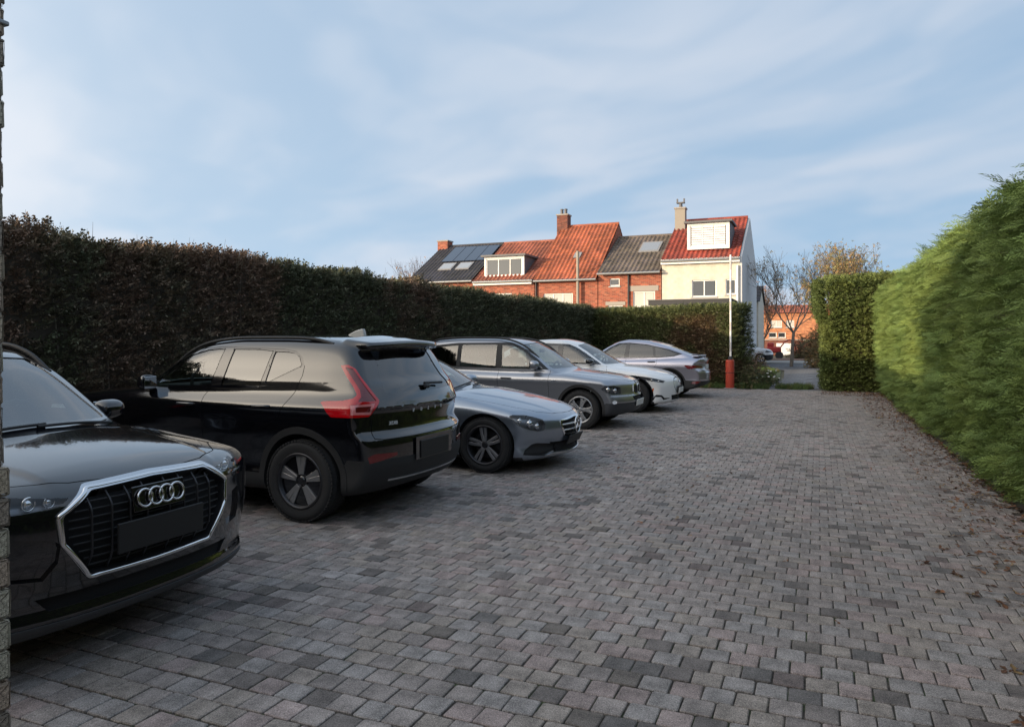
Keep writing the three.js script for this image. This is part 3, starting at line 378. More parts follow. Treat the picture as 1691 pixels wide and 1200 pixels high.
function shrub(name, label, [x, z], rx, ry, n, cols, size, seed, group, stemCol = lin(0.1, 0.08, 0.06)) {
  const S = thing(name, label, 'shrub', [x, -0.02, z], 0, group), r = rng(seed), im = new THREE.InstancedMesh(clippedGeo[seed % 3], leafMat(), n), o = new THREE.Object3D(), c = new THREE.Color();
  for (let i = 0; i < n; i++) { const a = r() * 6.28, e = Math.acos(1 - r()), q = Math.pow(r(), 0.4) * (0.75 + 0.5 * fbm(a * 1.2, e * 1.5, seed, 2)); o.position.set(Math.cos(a) * Math.sin(e) * rx * q, Math.cos(e) * ry * q + 0.03, Math.sin(a) * Math.sin(e) * rx * q); o.rotation.set(r() * 6.28, r() * 6.28, r() * 6.28); o.scale.setScalar(size * (0.6 + 0.8 * r())); o.updateMatrix(); im.setMatrixAt(i, o.matrix); const k = 0.6 + 0.8 * r(), cc = cols[Math.floor(r() * cols.length)]; im.setColorAt(i, c.setRGB(cc[0] * k, cc[1] * k, cc[2] * k)); }
  im.name = 'foliage'; im.userData.kind = 'stuff'; im.castShadow = im.receiveShadow = true; S.add(im);
  const st = []; for (let i = 0; i < 9; i++) { const a = r() * 6.28, l = ry * (0.7 + 0.5 * r()); st.push(new THREE.CylinderGeometry(0.004, 0.012, l, 5).translate(0, l / 2, 0).rotateZ((r() - 0.5) * 0.9).rotateY(a)); } obj('stems', st, std(stemCol, 0.95), S);
  return S;
}
const weed = [[0.07, 0.09, 0.03], [0.1, 0.085, 0.04], [0.05, 0.07, 0.025]];
shrub('shrub', 'straggly weeds growing at the foot of the raised barrier', [-2.1, -25.2], 0.5, 0.75, 420, weed, 0.9, 701, 'weeds beside the lane');
const fl = shrub('shrub', 'low weeds dotted with white flowers beside the lane', [-1.75, -26.6], 0.6, 0.55, 420, weed, 0.9, 702, 'weeds beside the lane');
{ const r = rng(88), g = []; for (let i = 0; i < 12; i++) { const a = r() * 6.28, d = Math.sqrt(r()) * 0.5; g.push(new THREE.IcosahedronGeometry(0.03 + 0.02 * r(), 0).scale(1, 0.5, 1).translate(0.15 + Math.cos(a) * d, 0.2 + r() * 0.38, 0.2 + Math.sin(a) * d)); } obj('flower_heads', g, std(lin(0.7, 0.7, 0.68), 0.8), fl).userData.kind = 'stuff'; }
shrub('shrub', 'tall dry reddish weeds against the white gable wall', [-2.9, -33], 0.9, 1.3, 700, [[0.12, 0.08, 0.045], [0.09, 0.08, 0.035], [0.14, 0.07, 0.05]], 1.1, 703, 'weeds beside the lane');
shrub('shrub', 'rounded orange brown bush at the street corner under the bare tree', [0.4, -44.5], 1.1, 2.7, 1500, [[0.2, 0.12, 0.05], [0.13, 0.11, 0.045], [0.1, 0.08, 0.04]], 1.7, 704);
shrub('shrub', 'dark hedge bush across the street beside the white garage door', [-0.2, -61.5], 2.2, 2.2, 1400, [[0.07, 0.07, 0.03], [0.11, 0.07, 0.035]], 2.0, 705);
// ================================================================ street side: far houses, van, barrier
{ const g = thing('far_house', 'far low brick house with white windows across the street', 'house'), z = -78, x0 = -9.5, x1 = 2.5, H = 4.3, W = [[-4.4, -3.35, 2.8, 3.5], [-2.96, -2.2, 2.8, 3.5], [-4.6, -3.85, 1.75, 2.3], [-3.7, -3.0, 1.75, 2.3]]; obj('wall', wallUV(wallWithHoles(x0, x1, 0, H, z - 0.3, z, W)), new THREE.MeshStandardMaterial({ map: brickTex(19, [[178, 112, 76], [164, 100, 68], [186, 122, 84]], [160, 140, 118]), roughness: 0.9 }), g);
  W.forEach(([a, b, c, d], i) => windowPart(g, a, b, c, d, z, { lights: i < 2 ? 2 : 1, blind: i < 2 ? 1 : 0 }));
  obj('body_of_house', span(x0 + 0.01, x1 - 0.01, 0, H - 0.02, z - 8, z - 0.31), BM.brown, g); obj('roof', [tiledRoof(x0 - 0.2, x1 + 0.2, H - 0.1, z + 0.3, H + 0.9, z - 4), tiledRoof(x0 - 0.2, x1 + 0.2, H - 0.1, z - 8.3, H + 0.9, z - 4)], TM.rust, g);
  obj('plinth_band', [wallUV(span(x0, x1, 0, 1.5, z + 0.002, z + 0.5))], BM.brown, g); obj('band_coping', span(x0 - 0.05, x1 + 0.05, 1.502, 1.6, z, z + 0.56), BM.concrete, g);
  const gd = obj('garage_door', span(-3.85, -2.45, 0.02, 1.2, z + 0.502, z + 0.54), BM.white, g); for (let i = 1; i < 6; i++) obj('door_rib', span(-3.83, -2.47, i * 0.2, i * 0.2 + 0.02, z + 0.541, z + 0.55), BM.grey, gd); }
{ const g = thing('gabled_house', 'narrow white gabled house with a dark slate roof behind the white house', 'house'), x0 = -8.2, x1 = -3.88, za = -54, zb = -59.7;
  const s2 = new THREE.Shape([[-za, 0], [-zb, 0], [-zb, 4.25], [-(za + zb) / 2, 5.45], [-za, 4.25]].map(p => new THREE.Vector2(...p))); obj('wall', new THREE.ExtrudeGeometry(s2, { depth: x1 - x0, bevelEnabled: false }).rotateY(Math.PI / 2).translate(x0, 0, 0), BM.render, g);
  obj('roof', [tiledRoof(x0 - 0.1, x1 + 0.12, 4.2, za + 0.2, 5.55, (za + zb) / 2, 0.3, 0.3, 0.01), tiledRoof(x0 - 0.1, x1 + 0.12, 4.2, zb - 0.2, 5.55, (za + zb) / 2, 0.3, 0.3, 0.01)], TM.black, g); obj('downpipe', new THREE.CylinderGeometry(0.06, 0.06, 4.4, 10).translate(x1 - 0.25, 2.2, za + 0.1), BM.dark, g); }
{ // raised boom barrier
  const g = thing('boom_barrier', 'raised white boom on a red orange barrier post at the hedge end', 'barrier', [-2.62, 0, -24.35]);
  obj('post', [new THREE.LatheGeometry([[0.0, 0.0], [0.135, 0.0], [0.135, 0.9], [0.125, 0.93], [0.0, 0.95]].map(p => new THREE.Vector2(...p)), 28)], std(lin(0.42, 0.055, 0.03), 0.5), g);
  obj('post_band', new THREE.CylinderGeometry(0.137, 0.137, 0.025, 28).translate(0, 0.52, 0), std(lin(0.12, 0.03, 0.025), 0.6), g); obj('base_plate', rbox(0.36, 0.03, 0.36, 0.01, 0, 0.015, 0), BM.zinc, g);
  const bm = obj('boom', rbox(0.055, 3.45, 0.09, 0.015, 0.02, 2.6, 0), std(lin(0.75, 0.74, 0.72), 0.5), g); for (let i = 0; i < 5; i++) obj('boom_stripe', rbox(0.058, 0.3, 0.093, 0.015, 0.02, 1.35 + i * 0.66, 0), std(lin(0.5, 0.47, 0.46), 0.5), bm); obj('hinge', rbox(0.12, 0.14, 0.16, 0.02, 0.01, 0.98, 0), BM.dark, g);
}
{ // red loader parked at the garage
  const g = thing('red_loader', 'small red machine parked in front of the far garage', 'machine', [-3.3, 0, -62.6]); obj('body', [rbox(1.1, 0.5, 0.8, 0.12, 0, 0.75, 0), rbox(0.5, 0.35, 0.6, 0.1, -0.25, 1.15, 0)], std(lin(0.4, 0.03, 0.03), 0.45), g); for (const x of [-0.38, 0.42]) obj('wheel', new THREE.CylinderGeometry(0.3, 0.3, 0.9, 20).rotateX(Math.PI / 2).translate(x, 0.3, 0), BM.dark, g); obj('arm', [tube([[0.4, 0.8, 0.2], [1.0, 1.5, 0.2], [1.5, 1.35, 0.2], [1.75, 0.3, 0.2]], 0.05, 16, 8)], std(lin(0.35, 0.03, 0.03), 0.5), g); obj('bucket', rbox(0.4, 0.35, 0.7, 0.08, 1.8, 0.25, 0.1), BM.dark, g);
}
// ================================================================ car bodies: an implicit solid (side, plan and section curves joined with soft edges),
// meshed once, then cut into panes, lamps, doors and trim along outlines drawn on its views
function curve(pts, blur = 0.02) {
  const x0 = pts[0][0], x1 = pts[pts.length - 1][0], N = 900, h = (x1 - x0) / N, n = pts.length, m = [], dl = [];
  for (let i = 0; i < n - 1; i++) dl.push((pts[i + 1][1] - pts[i][1]) / (pts[i + 1][0] - pts[i][0]));
  for (let i = 0; i < n; i++) m.push(i === 0 ? dl[0] : i === n - 1 ? dl[n - 2] : dl[i - 1] * dl[i] <= 0 ? 0 : 2 / (1 / dl[i - 1] + 1 / dl[i]));
  let tab = new Float64Array(N + 1);
  for (let k = 0, i = 0; k <= N; k++) {
    const x = x0 + k * h; while (i < n - 2 && x > pts[i + 1][0]) i++;
    const w = pts[i + 1][0] - pts[i][0], t = (x - pts[i][0]) / w, t2 = t * t, t3 = t2 * t;
    tab[k] = (2 * t3 - 3 * t2 + 1) * pts[i][1] + (t3 - 2 * t2 + t) * w * m[i] + (3 * t2 - 2 * t3) * pts[i + 1][1] + (t3 - t2) * w * m[i + 1];
  }
  const r = Math.round(blur / h);
  if (r > 0) for (let pass = 0; pass < 2; pass++) {
    const out = new Float64Array(N + 1), at = k => k < 0 ? 2 * tab[0] - tab[-k] : k > N ? 2 * tab[N] - tab[2 * N - k] : tab[k];
    let s = 0; for (let k = -r; k <= r; k++) s += at(k);
    for (let k = 0; k <= N; k++) { out[k] = s / (2 * r + 1); s += at(k + r + 1) - at(k - r); }
    tab = out;
  }
  const e0 = (tab[1] - tab[0]) / h, e1 = (tab[N] - tab[N - 1]) / h;
  return x => {
    const q = (x - x0) / h;
    if (q <= 0) return tab[0] + e0 * (x - x0);
    if (q >= N) return tab[N] + e1 * (x - x1);
    const i = q | 0, f = q - i, a = tab[i > 0 ? i - 1 : 0], b = tab[i], c = tab[i + 1], d = tab[i + 2 <= N ? i + 2 : N];
    return b + 0.5 * f * (c - a + f * (2 * a - 5 * b + 4 * c - d + f * (3 * (b - c) + d - a)));
  };
}
const smax = (a, b, k) => { const h = k - Math.abs(a - b); return (a > b ? a : b) + (h > 0 ? h * h / (4 * k) : 0); };
const smin = (a, b, k) => -smax(-a, -b, k);

class Car {
  constructor(spec, { name, label, group, at, turn }) {
    const S = this.S = spec; this.L = S.L;
    this.root = thing(name, label, 'car', at, turn, group);
    this.root.updateMatrixWorld(true);
    const C = { plan: curve(S.plan, 0.05), sec: curve(S.sec, 0.008), top: curve(S.top, 0.03), nose: curve(S.nose, 0.008), tail: curve(S.tail, 0.008), bot: curve(S.bot, 0.02), roof: curve(S.roof, S.roofBlur ?? 0.03), gplan: curve(S.gplan, 0.05), tum: curve(S.tum, 0.012) };
    const W = S.W / 2, L = S.L, { hoodCrown = 0.07, roofCrown = 0.05, noseSweep = 0.25, tailSweep = 0.2, wsSweep = 0.16, rwSweep = 0.12, kTop = 0.07, kNose = 0.06, kTail = 0.05, kRoof = 0.08, kBelt = 0.03, sweepPow = 2.6 } = S;
    const dr = 0.01;
    const mid = S.mid ?? 2.6;
    this.f = (t, y, z) => {
      const a = Math.abs(z), q = Math.min(a / W, 1.15);
      // lower body
      let lo = a - (C.plan(t) - C.sec(y));
      lo = smax(lo, (y - C.top(t) + hoodCrown * Math.pow(q, 2.4)) * 0.97, kTop);
      const sw = Math.pow(q, sweepPow);
      lo = smax(lo, (C.nose(y) + noseSweep * sw - t) * 0.85, kNose);
      lo = smax(lo, (t - (L - C.tail(y) - tailSweep * sw)) * 0.85, kTail);
      lo = smax(lo, C.bot(t) - y, 0.05);
      // cabin
      const g2 = Math.min(a, 1) * Math.min(a, 1) / 0.49, front = 1 - sstep(mid - 0.5, mid + 0.5, t), ts = t - front * wsSweep * g2 + (1 - front) * rwSweep * g2;
      const ry = C.roof(ts), sl = (C.roof(ts + dr) - C.roof(ts - dr)) / (2 * dr);
      let up = (y - ry + roofCrown * g2) / Math.sqrt(1 + sl * sl);
      up = smax(up, a - (C.gplan(t) - C.tum(y)), kRoof);
      up = Math.max(up, S.gfloor - y);
      let d = smin(lo, up, kBelt);
      if (S.more) d = S.more(d, t, y, a, C);
      return d;
    };
    this.toWorld = this.root.matrixWorld; this.toLocal = this.root.matrixWorld.clone().invert();
    const all = this.mesh(S.cell ?? 0.02); this.halves = [all.filter(t => t[2] + t[8] + t[14] >= 0), all.filter(t => t[2] + t[8] + t[14] < 0)];
  }
  get soup() { return this.halves[0].concat(this.halves[1]); }
  grad(t, y, z, e = 0.003) { const f = this.f; return [(f(t + e, y, z) - f(t - e, y, z)) / (2 * e), (f(t, y + e, z) - f(t, y - e, z)) / (2 * e), (f(t, y, z + e) - f(t, y, z - e)) / (2 * e)]; }
  mesh(h) {
    const S = this.S, f = this.f, t0 = -0.08, y0 = 0.1, nt = Math.ceil((S.L + 0.16) / h), ny = Math.ceil((S.H + 0.16 - y0) / h), nk = Math.ceil((S.W / 2 + 0.08) / h);
    const T = nt + 1, Y = ny + 1, K = nk + 2, val = new Float32Array(T * Y * K).fill(9);   // K samples from half a cell left of the middle plane
    const id = (i, j, k) => (i * Y + j) * K + k, B = 4;
    for (let i = 0; i < T; i += B) for (let j = 0; j < Y; j += B) for (let k = 0; k < K; k += B) {
      const c = f(t0 + (i + 1.5) * h, y0 + (j + 1.5) * h, Math.abs((k + 1) * h)), far = Math.abs(c) > B * h * 1.6;
      for (let a = i; a < Math.min(T, i + B); a++) for (let b = j; b < Math.min(Y, j + B); b++) for (let d = k; d < Math.min(K, k + B); d++)
        val[id(a, b, d)] = far ? c : f(t0 + a * h, y0 + b * h, Math.abs(d - 0.5) * h);
    }
    const vid = new Int32Array(nt * ny * (nk + 1)).fill(-1), cid = (i, j, k) => (i * ny + j) * (nk + 1) + k, P = [];
    const co = [[0, 0, 0], [1, 0, 0], [0, 1, 0], [1, 1, 0], [0, 0, 1], [1, 0, 1], [0, 1, 1], [1, 1, 1]], ed = [[0, 1], [2, 3], [4, 5], [6, 7], [0, 2], [1, 3], [4, 6], [5, 7], [0, 4], [1, 5], [2, 6], [3, 7]];
    for (let i = 0; i < nt; i++) for (let j = 0; j < ny; j++) for (let k = 0; k <= nk; k++) {
      const v = co.map(c => val[id(i + c[0], j + c[1], k + c[2])]); let s = 0; for (const q of v) if (q < 0) s++;
      if (s === 0 || s === 8) continue;
      let x = 0, y = 0, z = 0, n = 0;
      for (const [a, b] of ed) if ((v[a] < 0) !== (v[b] < 0)) { const u = v[a] / (v[a] - v[b]); x += lerp(co[a][0], co[b][0], u); y += lerp(co[a][1], co[b][1], u); z += lerp(co[a][2], co[b][2], u); n++; }
      let p = [t0 + (i + x / n) * h, y0 + (j + y / n) * h, (k - 0.5 + z / n) * h];
      if (k === 0) p[2] = 0;
      for (let it = 0; it < 3; it++) { const d = f(...p); if (Math.abs(d) < 2e-5) break; const g = this.grad(...p), l = g[0] * g[0] + g[1] * g[1] + g[2] * g[2]; const st = clamp(d / Math.max(l, 0.3), -h * 0.7, h * 0.7); p = [p[0] - g[0] * st, p[1] - g[1] * st, k === 0 ? 0 : p[2] - g[2] * st]; }
      const g = this.grad(...p), l = Math.hypot(...g) || 1;
      vid[cid(i, j, k)] = P.length; P.push([...p, g[0] / l, g[1] / l, k === 0 ? 0 : g[2] / l]);
    }
    const soup = [];
    const quad = (a, b, c, d, flip) => {
      if (a < 0 || b < 0 || c < 0 || d < 0) return; if (flip) [b, d] = [d, b];
      const A = P[a], Bq = P[b], Cq = P[c], D = P[d];
      const d1 = (A[0] - Cq[0]) ** 2 + (A[1] - Cq[1]) ** 2 + (A[2] - Cq[2]) ** 2, d2 = (Bq[0] - D[0]) ** 2 + (Bq[1] - D[1]) ** 2 + (Bq[2] - D[2]) ** 2;
      for (const tr of d1 < d2 ? [[A, Bq, Cq], [A, Cq, D]] : [[A, Bq, D], [Bq, Cq, D]]) {
        soup.push([...tr[0], ...tr[1], ...tr[2]]);
        const m = v => [v[0], v[1], -v[2], v[3], v[4], -v[5]]; soup.push([...m(tr[0]), ...m(tr[2]), ...m(tr[1])]);
      }
    };
    const V = (i, j, k) => i < 0 || j < 0 || k < 0 || i >= nt || j >= ny || k > nk ? -1 : vid[cid(i, j, k)];
    for (let i = 0; i < T; i++) for (let j = 0; j < Y; j++) for (let k = 0; k < K; k++) {
      const a = val[id(i, j, k)] < 0;
      if (i < nt && k > 0 && a !== (val[id(i + 1, j, k)] < 0)) quad(V(i, j - 1, k - 1), V(i, j, k - 1), V(i, j, k), V(i, j - 1, k), !a);
      if (j < ny && k > 0 && a !== (val[id(i, j + 1, k)] < 0)) quad(V(i - 1, j, k - 1), V(i - 1, j, k), V(i, j, k), V(i, j, k - 1), !a);
      if (k + 1 < K && k > 0 && a !== (val[id(i, j, k + 1)] < 0)) quad(V(i - 1, j - 1, k), V(i, j - 1, k), V(i, j, k), V(i - 1, j, k), !a);
    }
    return soup;
  }
  // where the photo pixel meets this body, as (t, y, z)
  hit(x, y) {
    const o = camera.position.clone().applyMatrix4(this.toLocal), d = pixelRay(x, y).transformDirection(this.toLocal), L2 = this.L / 2;
    let s = 1; for (let i = 0; i < 400; i++) { const q = this.f(L2 - (o.x + d.x * s), o.y + d.y * s, o.z + d.z * s); if (q < 0.0008) break; s += Math.max(0.0015, q * 0.6); if (s > 40) return null; }
    return [L2 - (o.x + d.x * s), o.y + d.y * s, o.z + d.z * s];
  }
  px(list, view, side) { return list.map(([x, y]) => { const h = this.hit(x, y); if (!h) { console.log('miss', this.root.name, x, y); return null; } return this.uv(view, h, side); }).filter(Boolean); }
  uv(view, p, side) { const w = VIEWS[view]; return [w[0] * p[0] + w[1] * (view === 'front' || view === 'rear' || view === 'top' ? p[2] : Math.abs(p[2])), view === 'top' ? (side ? Math.abs(p[2]) : p[2]) : p[1]]; }
  topY(t, z, from = 2) { let y = from; for (let i = 0; i < 300; i++) { const q = this.f(t, y, z); if (q < 0.0006) break; y -= Math.max(0.001, q * 0.6); } return y; }
  sideZ(t, y) { let z = 1.3; for (let i = 0; i < 300; i++) { const q = this.f(t, y, z); if (q < 0.0006) break; z -= Math.max(0.001, q * 0.6); } return z; }
  noseT(y, z) { let t = -0.3; for (let i = 0; i < 300; i++) { const q = this.f(t, y, z); if (q < 0.0006) break; t += Math.max(0.001, q * 0.6); } return t; }
  tailT(y, z) { let t = this.L + 0.3; for (let i = 0; i < 300; i++) { const q = this.f(t, y, z); if (q < 0.0006) break; t -= Math.max(0.001, q * 0.6); } return t; }
  // take what lies inside an outline out of the body; side 0 = whole car, 1 = both sides one after the other
  take(view, pieces, side, cond) {
    const out = []; if (!side) { this.halves = this.halves.map(h => this.takeFrom(h, view, pieces, 0, cond, out)); } else { const k = side > 0 ? 0 : 1; this.halves[k] = this.takeFrom(this.halves[k], view, pieces, side, cond, out); }
    return out;
  }
  takeFrom(soup, view, pieces, side, cond, out) {
    const rest = [];
    let u0 = 1e9, u1 = -1e9, v0 = 1e9, v1 = -1e9;
    for (const pc of pieces) for (const [u, v] of pc) { u0 = Math.min(u0, u); u1 = Math.max(u1, u); v0 = Math.min(v0, v); v1 = Math.max(v1, v); }
    const sd = side || 1, top = view === 'top', w = VIEWS[view], w1s = w[1] * sd, U = (p, o) => w[0] * p[o] + w[1] * p[o + 2] * (side || 1), Vv = (p, o) => view === 'top' ? p[o + 2] * (side || 1) : p[o + 1];
    const planes = pieces.map(pc => {
      let A = 0; for (let i = 0; i < pc.length; i++) { const p = pc[i], q = pc[(i + 1) % pc.length]; A += p[0] * q[1] - q[0] * p[1]; }
      return pc.map((p, i) => { const q = pc[(i + 1) % pc.length], l = Math.hypot(q[0] - p[0], q[1] - p[1]) || 1, s = A > 0 ? 1 : -1; const nu = -s * (q[1] - p[1]) / l, nv = s * (q[0] - p[0]) / l; return [nu, nv, -(nu * p[0] + nv * p[1])]; });
    });
    for (const t of soup) {
      const cz = t[2] + t[8] + t[14];
      const ua = w[0] * t[0] + w1s * t[2], va = top ? t[2] * sd : t[1];
      if (ua < u0 - 0.08 || ua > u1 + 0.08 || va < v0 - 0.08 || va > v1 + 0.08) { rest.push(t); continue; }
      const ub = U(t, 6), uc = U(t, 12), vb = Vv(t, 6), vc = Vv(t, 12);
      if (Math.max(ua, ub, uc) < u0 || Math.min(ua, ub, uc) > u1 || Math.max(va, vb, vc) < v0 || Math.min(va, vb, vc) > v1) { rest.push(t); continue; }
      if (cond && !cond((t[0] + t[6] + t[12]) / 3, (t[1] + t[7] + t[13]) / 3, Math.abs(cz) / 3, (t[3] + t[9] + t[15]) / 3, (t[4] + t[10] + t[16]) / 3, Math.abs(t[5] + t[11] + t[17]) / 3)) { rest.push(t); continue; }
      let frags = [[t.slice(0, 6), t.slice(6, 12), t.slice(12, 18)]];
      for (const pl of planes) {
        const next = [];
        for (const fr of frags) {
          let inside = fr; const outs = [];
          for (const [nu, nv, c] of pl) {
            const dd = inside.map(p => nu * U(p, 0) + nv * Vv(p, 0) + c), i2 = [], o2 = [];
            if (dd.every(v => v >= -1e-7)) continue;
            if (dd.every(v => v <= 1e-7)) { outs.push(inside); inside = []; break; }
            for (let i = 0; i < inside.length; i++) {
              const j = (i + 1) % inside.length, a = dd[i], b = dd[j];
              if (a >= 0) i2.push(inside[i]); if (a <= 0) o2.push(inside[i]);
              if ((a > 0 && b < 0) || (a < 0 && b > 0)) { const s = a / (a - b), m = inside[i].map((v, k) => v + (inside[j][k] - v) * s); i2.push(m); o2.push(m); }
            }
            if (o2.length > 2) outs.push(o2); inside = i2; if (inside.length < 3) { inside = []; break; }
          }
          if (inside.length >= 3) { fan(inside, out); next.push(...outs); } else next.push(fr);
        }
        frags = next;
      }
      for (const fr of frags) fan(fr, rest);
    }
    return rest;
  }
  geo(soup, off = 0, rim = 0, dir = null) {
    const L2 = this.L / 2, P = (t, o, k) => [L2 - (t[o] + t[o + 3] * k), t[o + 1] + t[o + 4] * k, t[o + 2] + t[o + 5] * k], n9 = rim === 'only' ? 0 : soup.length * 9, p0 = new Float32Array(n9), q0 = new Float32Array(n9), pos = [], nor = [];
    if (n9) for (let i = 0, c = 0; i < soup.length; i++) {
      const t = soup[i], ux = t[6] - t[0], uy = t[7] - t[1], uz = t[8] - t[2], vx = t[12] - t[0], vy = t[13] - t[1], vz = t[14] - t[2];   // t runs against x: the winding turns over
      const w = (uy * vz - uz * vy) * (t[3] + t[9]) + (uz * vx - ux * vz) * (t[4] + t[10]) + (ux * vy - uy * vx) * (t[5] + t[11]);
      for (let k = 0; k < 3; k++, c += 3) {
        const o = w > 0 ? (k === 0 ? 0 : k === 1 ? 12 : 6) : k * 6, l = Math.sqrt(t[o + 3] * t[o + 3] + t[o + 4] * t[o + 4] + t[o + 5] * t[o + 5]) || 1;
        p0[c] = L2 - (t[o] + t[o + 3] * off); p0[c + 1] = t[o + 1] + t[o + 4] * off; p0[c + 2] = t[o + 2] + t[o + 5] * off;
        q0[c] = -t[o + 3] / l; q0[c + 1] = t[o + 4] / l; q0[c + 2] = t[o + 5] / l;
      }
    }
    if (rim) {
      const key = (t, o) => Math.round(t[o] * 2e4) + ',' + Math.round(t[o + 1] * 2e4) + ',' + Math.round(t[o + 2] * 2e4), E = new Map();
      for (const t of soup) for (const [a, b] of [[0, 6], [6, 12], [12, 0]]) { const ka = key(t, a), kb = key(t, b), k = ka < kb ? ka + '|' + kb : kb + '|' + ka; if (ka === kb) continue; const e = E.get(k); if (e) e.n++; else E.set(k, { n: 1, t, a, b }); }
      for (const { n, t, a, b } of E.values()) if (n === 1) {
        const d0 = off, d1 = rim === 'only' ? 0 : rim === true ? 0 : rim;
        const A = P(t, a, d0), B = P(t, b, d0); let C = P(t, b, d1), D = P(t, a, d1);
        if (dir) { C = [B[0] + dir[0] * Math.sign(t[b + 2] || 1) * 0, B[1] + dir[1], B[2] - dir[2] * Math.sign(t[b + 2])]; D = [A[0], A[1] + dir[1], A[2] - dir[2] * Math.sign(t[a + 2])]; }
        const u = [B[0] - A[0], B[1] - A[1], B[2] - A[2]], v = [D[0] - A[0], D[1] - A[1], D[2] - A[2]]; let nn = [u[1] * v[2] - u[2] * v[1], u[2] * v[0] - u[0] * v[2], u[0] * v[1] - u[1] * v[0]]; const l = Math.hypot(...nn) || 1; nn = nn.map(q => q / l);
        for (const q of [A, B, C, A, C, D]) { pos.push(...q); nor.push(...nn); }
      }
    }
    const g = new THREE.BufferGeometry(), PP = new Float32Array(n9 + pos.length), NN = new Float32Array(n9 + pos.length); PP.set(p0); PP.set(pos, n9); NN.set(q0); NN.set(nor, n9);
    g.setAttribute('position', new THREE.BufferAttribute(PP, 3)); g.setAttribute('normal', new THREE.BufferAttribute(NN, 3));
    const uv = new Float32Array(PP.length / 3 * 2);
    for (let i = 0; i < PP.length / 3; i++) { uv[2 * i] = PP[3 * i] + PP[3 * i + 2] * 0.37; uv[2 * i + 1] = PP[3 * i + 1] + PP[3 * i + 2] * 0.61; }
    g.setAttribute('uv', new THREE.BufferAttribute(uv, 2)); return g;
  }
  // cut a panel; returns the meshes (one, or right and left)
  cut(name, view, poly, mat, { off = 0, rim = true, sides = view === 'front' || view === 'rear' ? 0 : 1, cond, parent = this.root, hole = false, back } = {}) {
    const pts = poly.map(p => new THREE.Vector2(...p)); if (THREE.ShapeUtils.area(pts) < 0) pts.reverse();
    const pieces = THREE.ShapeUtils.triangulateShape(pts, []).map(tr => tr.map(i => [pts[i].x, pts[i].y])), out = [];
    for (const s of sides ? [1, -1] : [0]) {
      const sp = this.take(view, pieces, s, cond); if (!sp.length) { console.log('empty cut', this.root.name, name, s); continue; }
      const par = Array.isArray(parent) ? parent[out.length] : parent;
      if (hole) { out.push(sp); continue; }
      const m = obj(name, this.geo(sp, off, rim && Math.abs(off) > 1e-6 ? rim : 0), mat, par); m.userData.soup = null; out.push(m); m.soup = sp;
      if (back) obj(back.name, this.geo(sp, back.off, true), back.mat, m);
    }
    return out;
  }
  // a shut line: a narrow groove
  gap(view, line, w = 0.005, sides = view === 'front' || view === 'rear' ? 0 : 1, cond, depth = 0.008) {
    const pieces = [];
    for (let i = 0; i + 1 < line.length; i++) { const [a, b] = [line[i], line[i + 1]], l = Math.hypot(b[0] - a[0], b[1] - a[1]) || 1, n = [-(b[1] - a[1]) / l * w / 2, (b[0] - a[0]) / l * w / 2], e = [(b[0] - a[0]) / l * w * 0.3, (b[1] - a[1]) / l * w * 0.3];
      pieces.push([[a[0] + n[0] - e[0], a[1] + n[1] - e[1]], [b[0] + n[0] + e[0], b[1] + n[1] + e[1]], [b[0] - n[0] + e[0], b[1] - n[1] + e[1]], [a[0] - n[0] - e[0], a[1] - n[1] - e[1]]]); }
    this.gaps ??= []; this.gapDepth = depth;
    for (const s of sides ? [1, -1] : [0]) this.gaps.push(...this.take(view, pieces, s, cond));
  }
  done(paint, belt, cab) {
    if (this.gaps) obj('panel_gap', this.geo(this.gaps, -this.gapDepth, true), CM.gap, this.root);
    obj('body', this.geo(this.soup), paint, this.root);
    const inner = []; for (const s of [this.soup, ...(this.lining || [])]) for (const t of s) if (t[1] > belt && t[7] > belt && t[13] > belt && t[0] > cab[0] && t[0] < cab[1]) inner.push(t);
    if (inner.length) obj('headlining', this.geo(inner, -0.03), CM.lining, this.root);
  }
  wells(axles, R, cy, { lip = 0.02 } = {}) {
    for (const ta of axles) {
      const poly = []; for (let i = 0; i <= 28; i++) { const a = Math.PI * (1.12 - 1.24 * i / 28); poly.push([ta + Math.cos(a) * R, cy + Math.sin(a) * R]); } poly.push([ta + R * 0.9, -0.3], [ta - R * 0.9, -0.3]);
      for (const sp of this.cut('x', 'side', poly, null, { hole: true, cond: (t, y, z) => z > this.S.W / 2 - 0.33 })) {
        const low = sp; obj('wheel_well', this.geo(low, 0, 'only', [0, 0, 0.3]), CM.well, this.root);
      }
    }
  }
  at(t, y, z) { return [this.L / 2 - t, y, z]; }
}
const VIEWS = { side: [1, 0], front: [0, 1], rear: [0, 1], top: [1, 0], rc: [0.7071, -0.7071], fc: [-0.7071, -0.7071] };
function fan(poly, out) { for (let i = 1; i + 1 < poly.length; i++) { const a = poly[0], b = poly[i], c = poly[i + 1]; const ux = b[0] - a[0], uy = b[1] - a[1], uz = b[2] - a[2], vx = c[0] - a[0], vy = c[1] - a[1], vz = c[2] - a[2]; const nx = uy * vz - uz * vy, ny = uz * vx - ux * vz, nz = ux * vy - uy * vx; if (nx * nx + ny * ny + nz * nz > 1e-16) out.push([...a, ...b, ...c]); } }
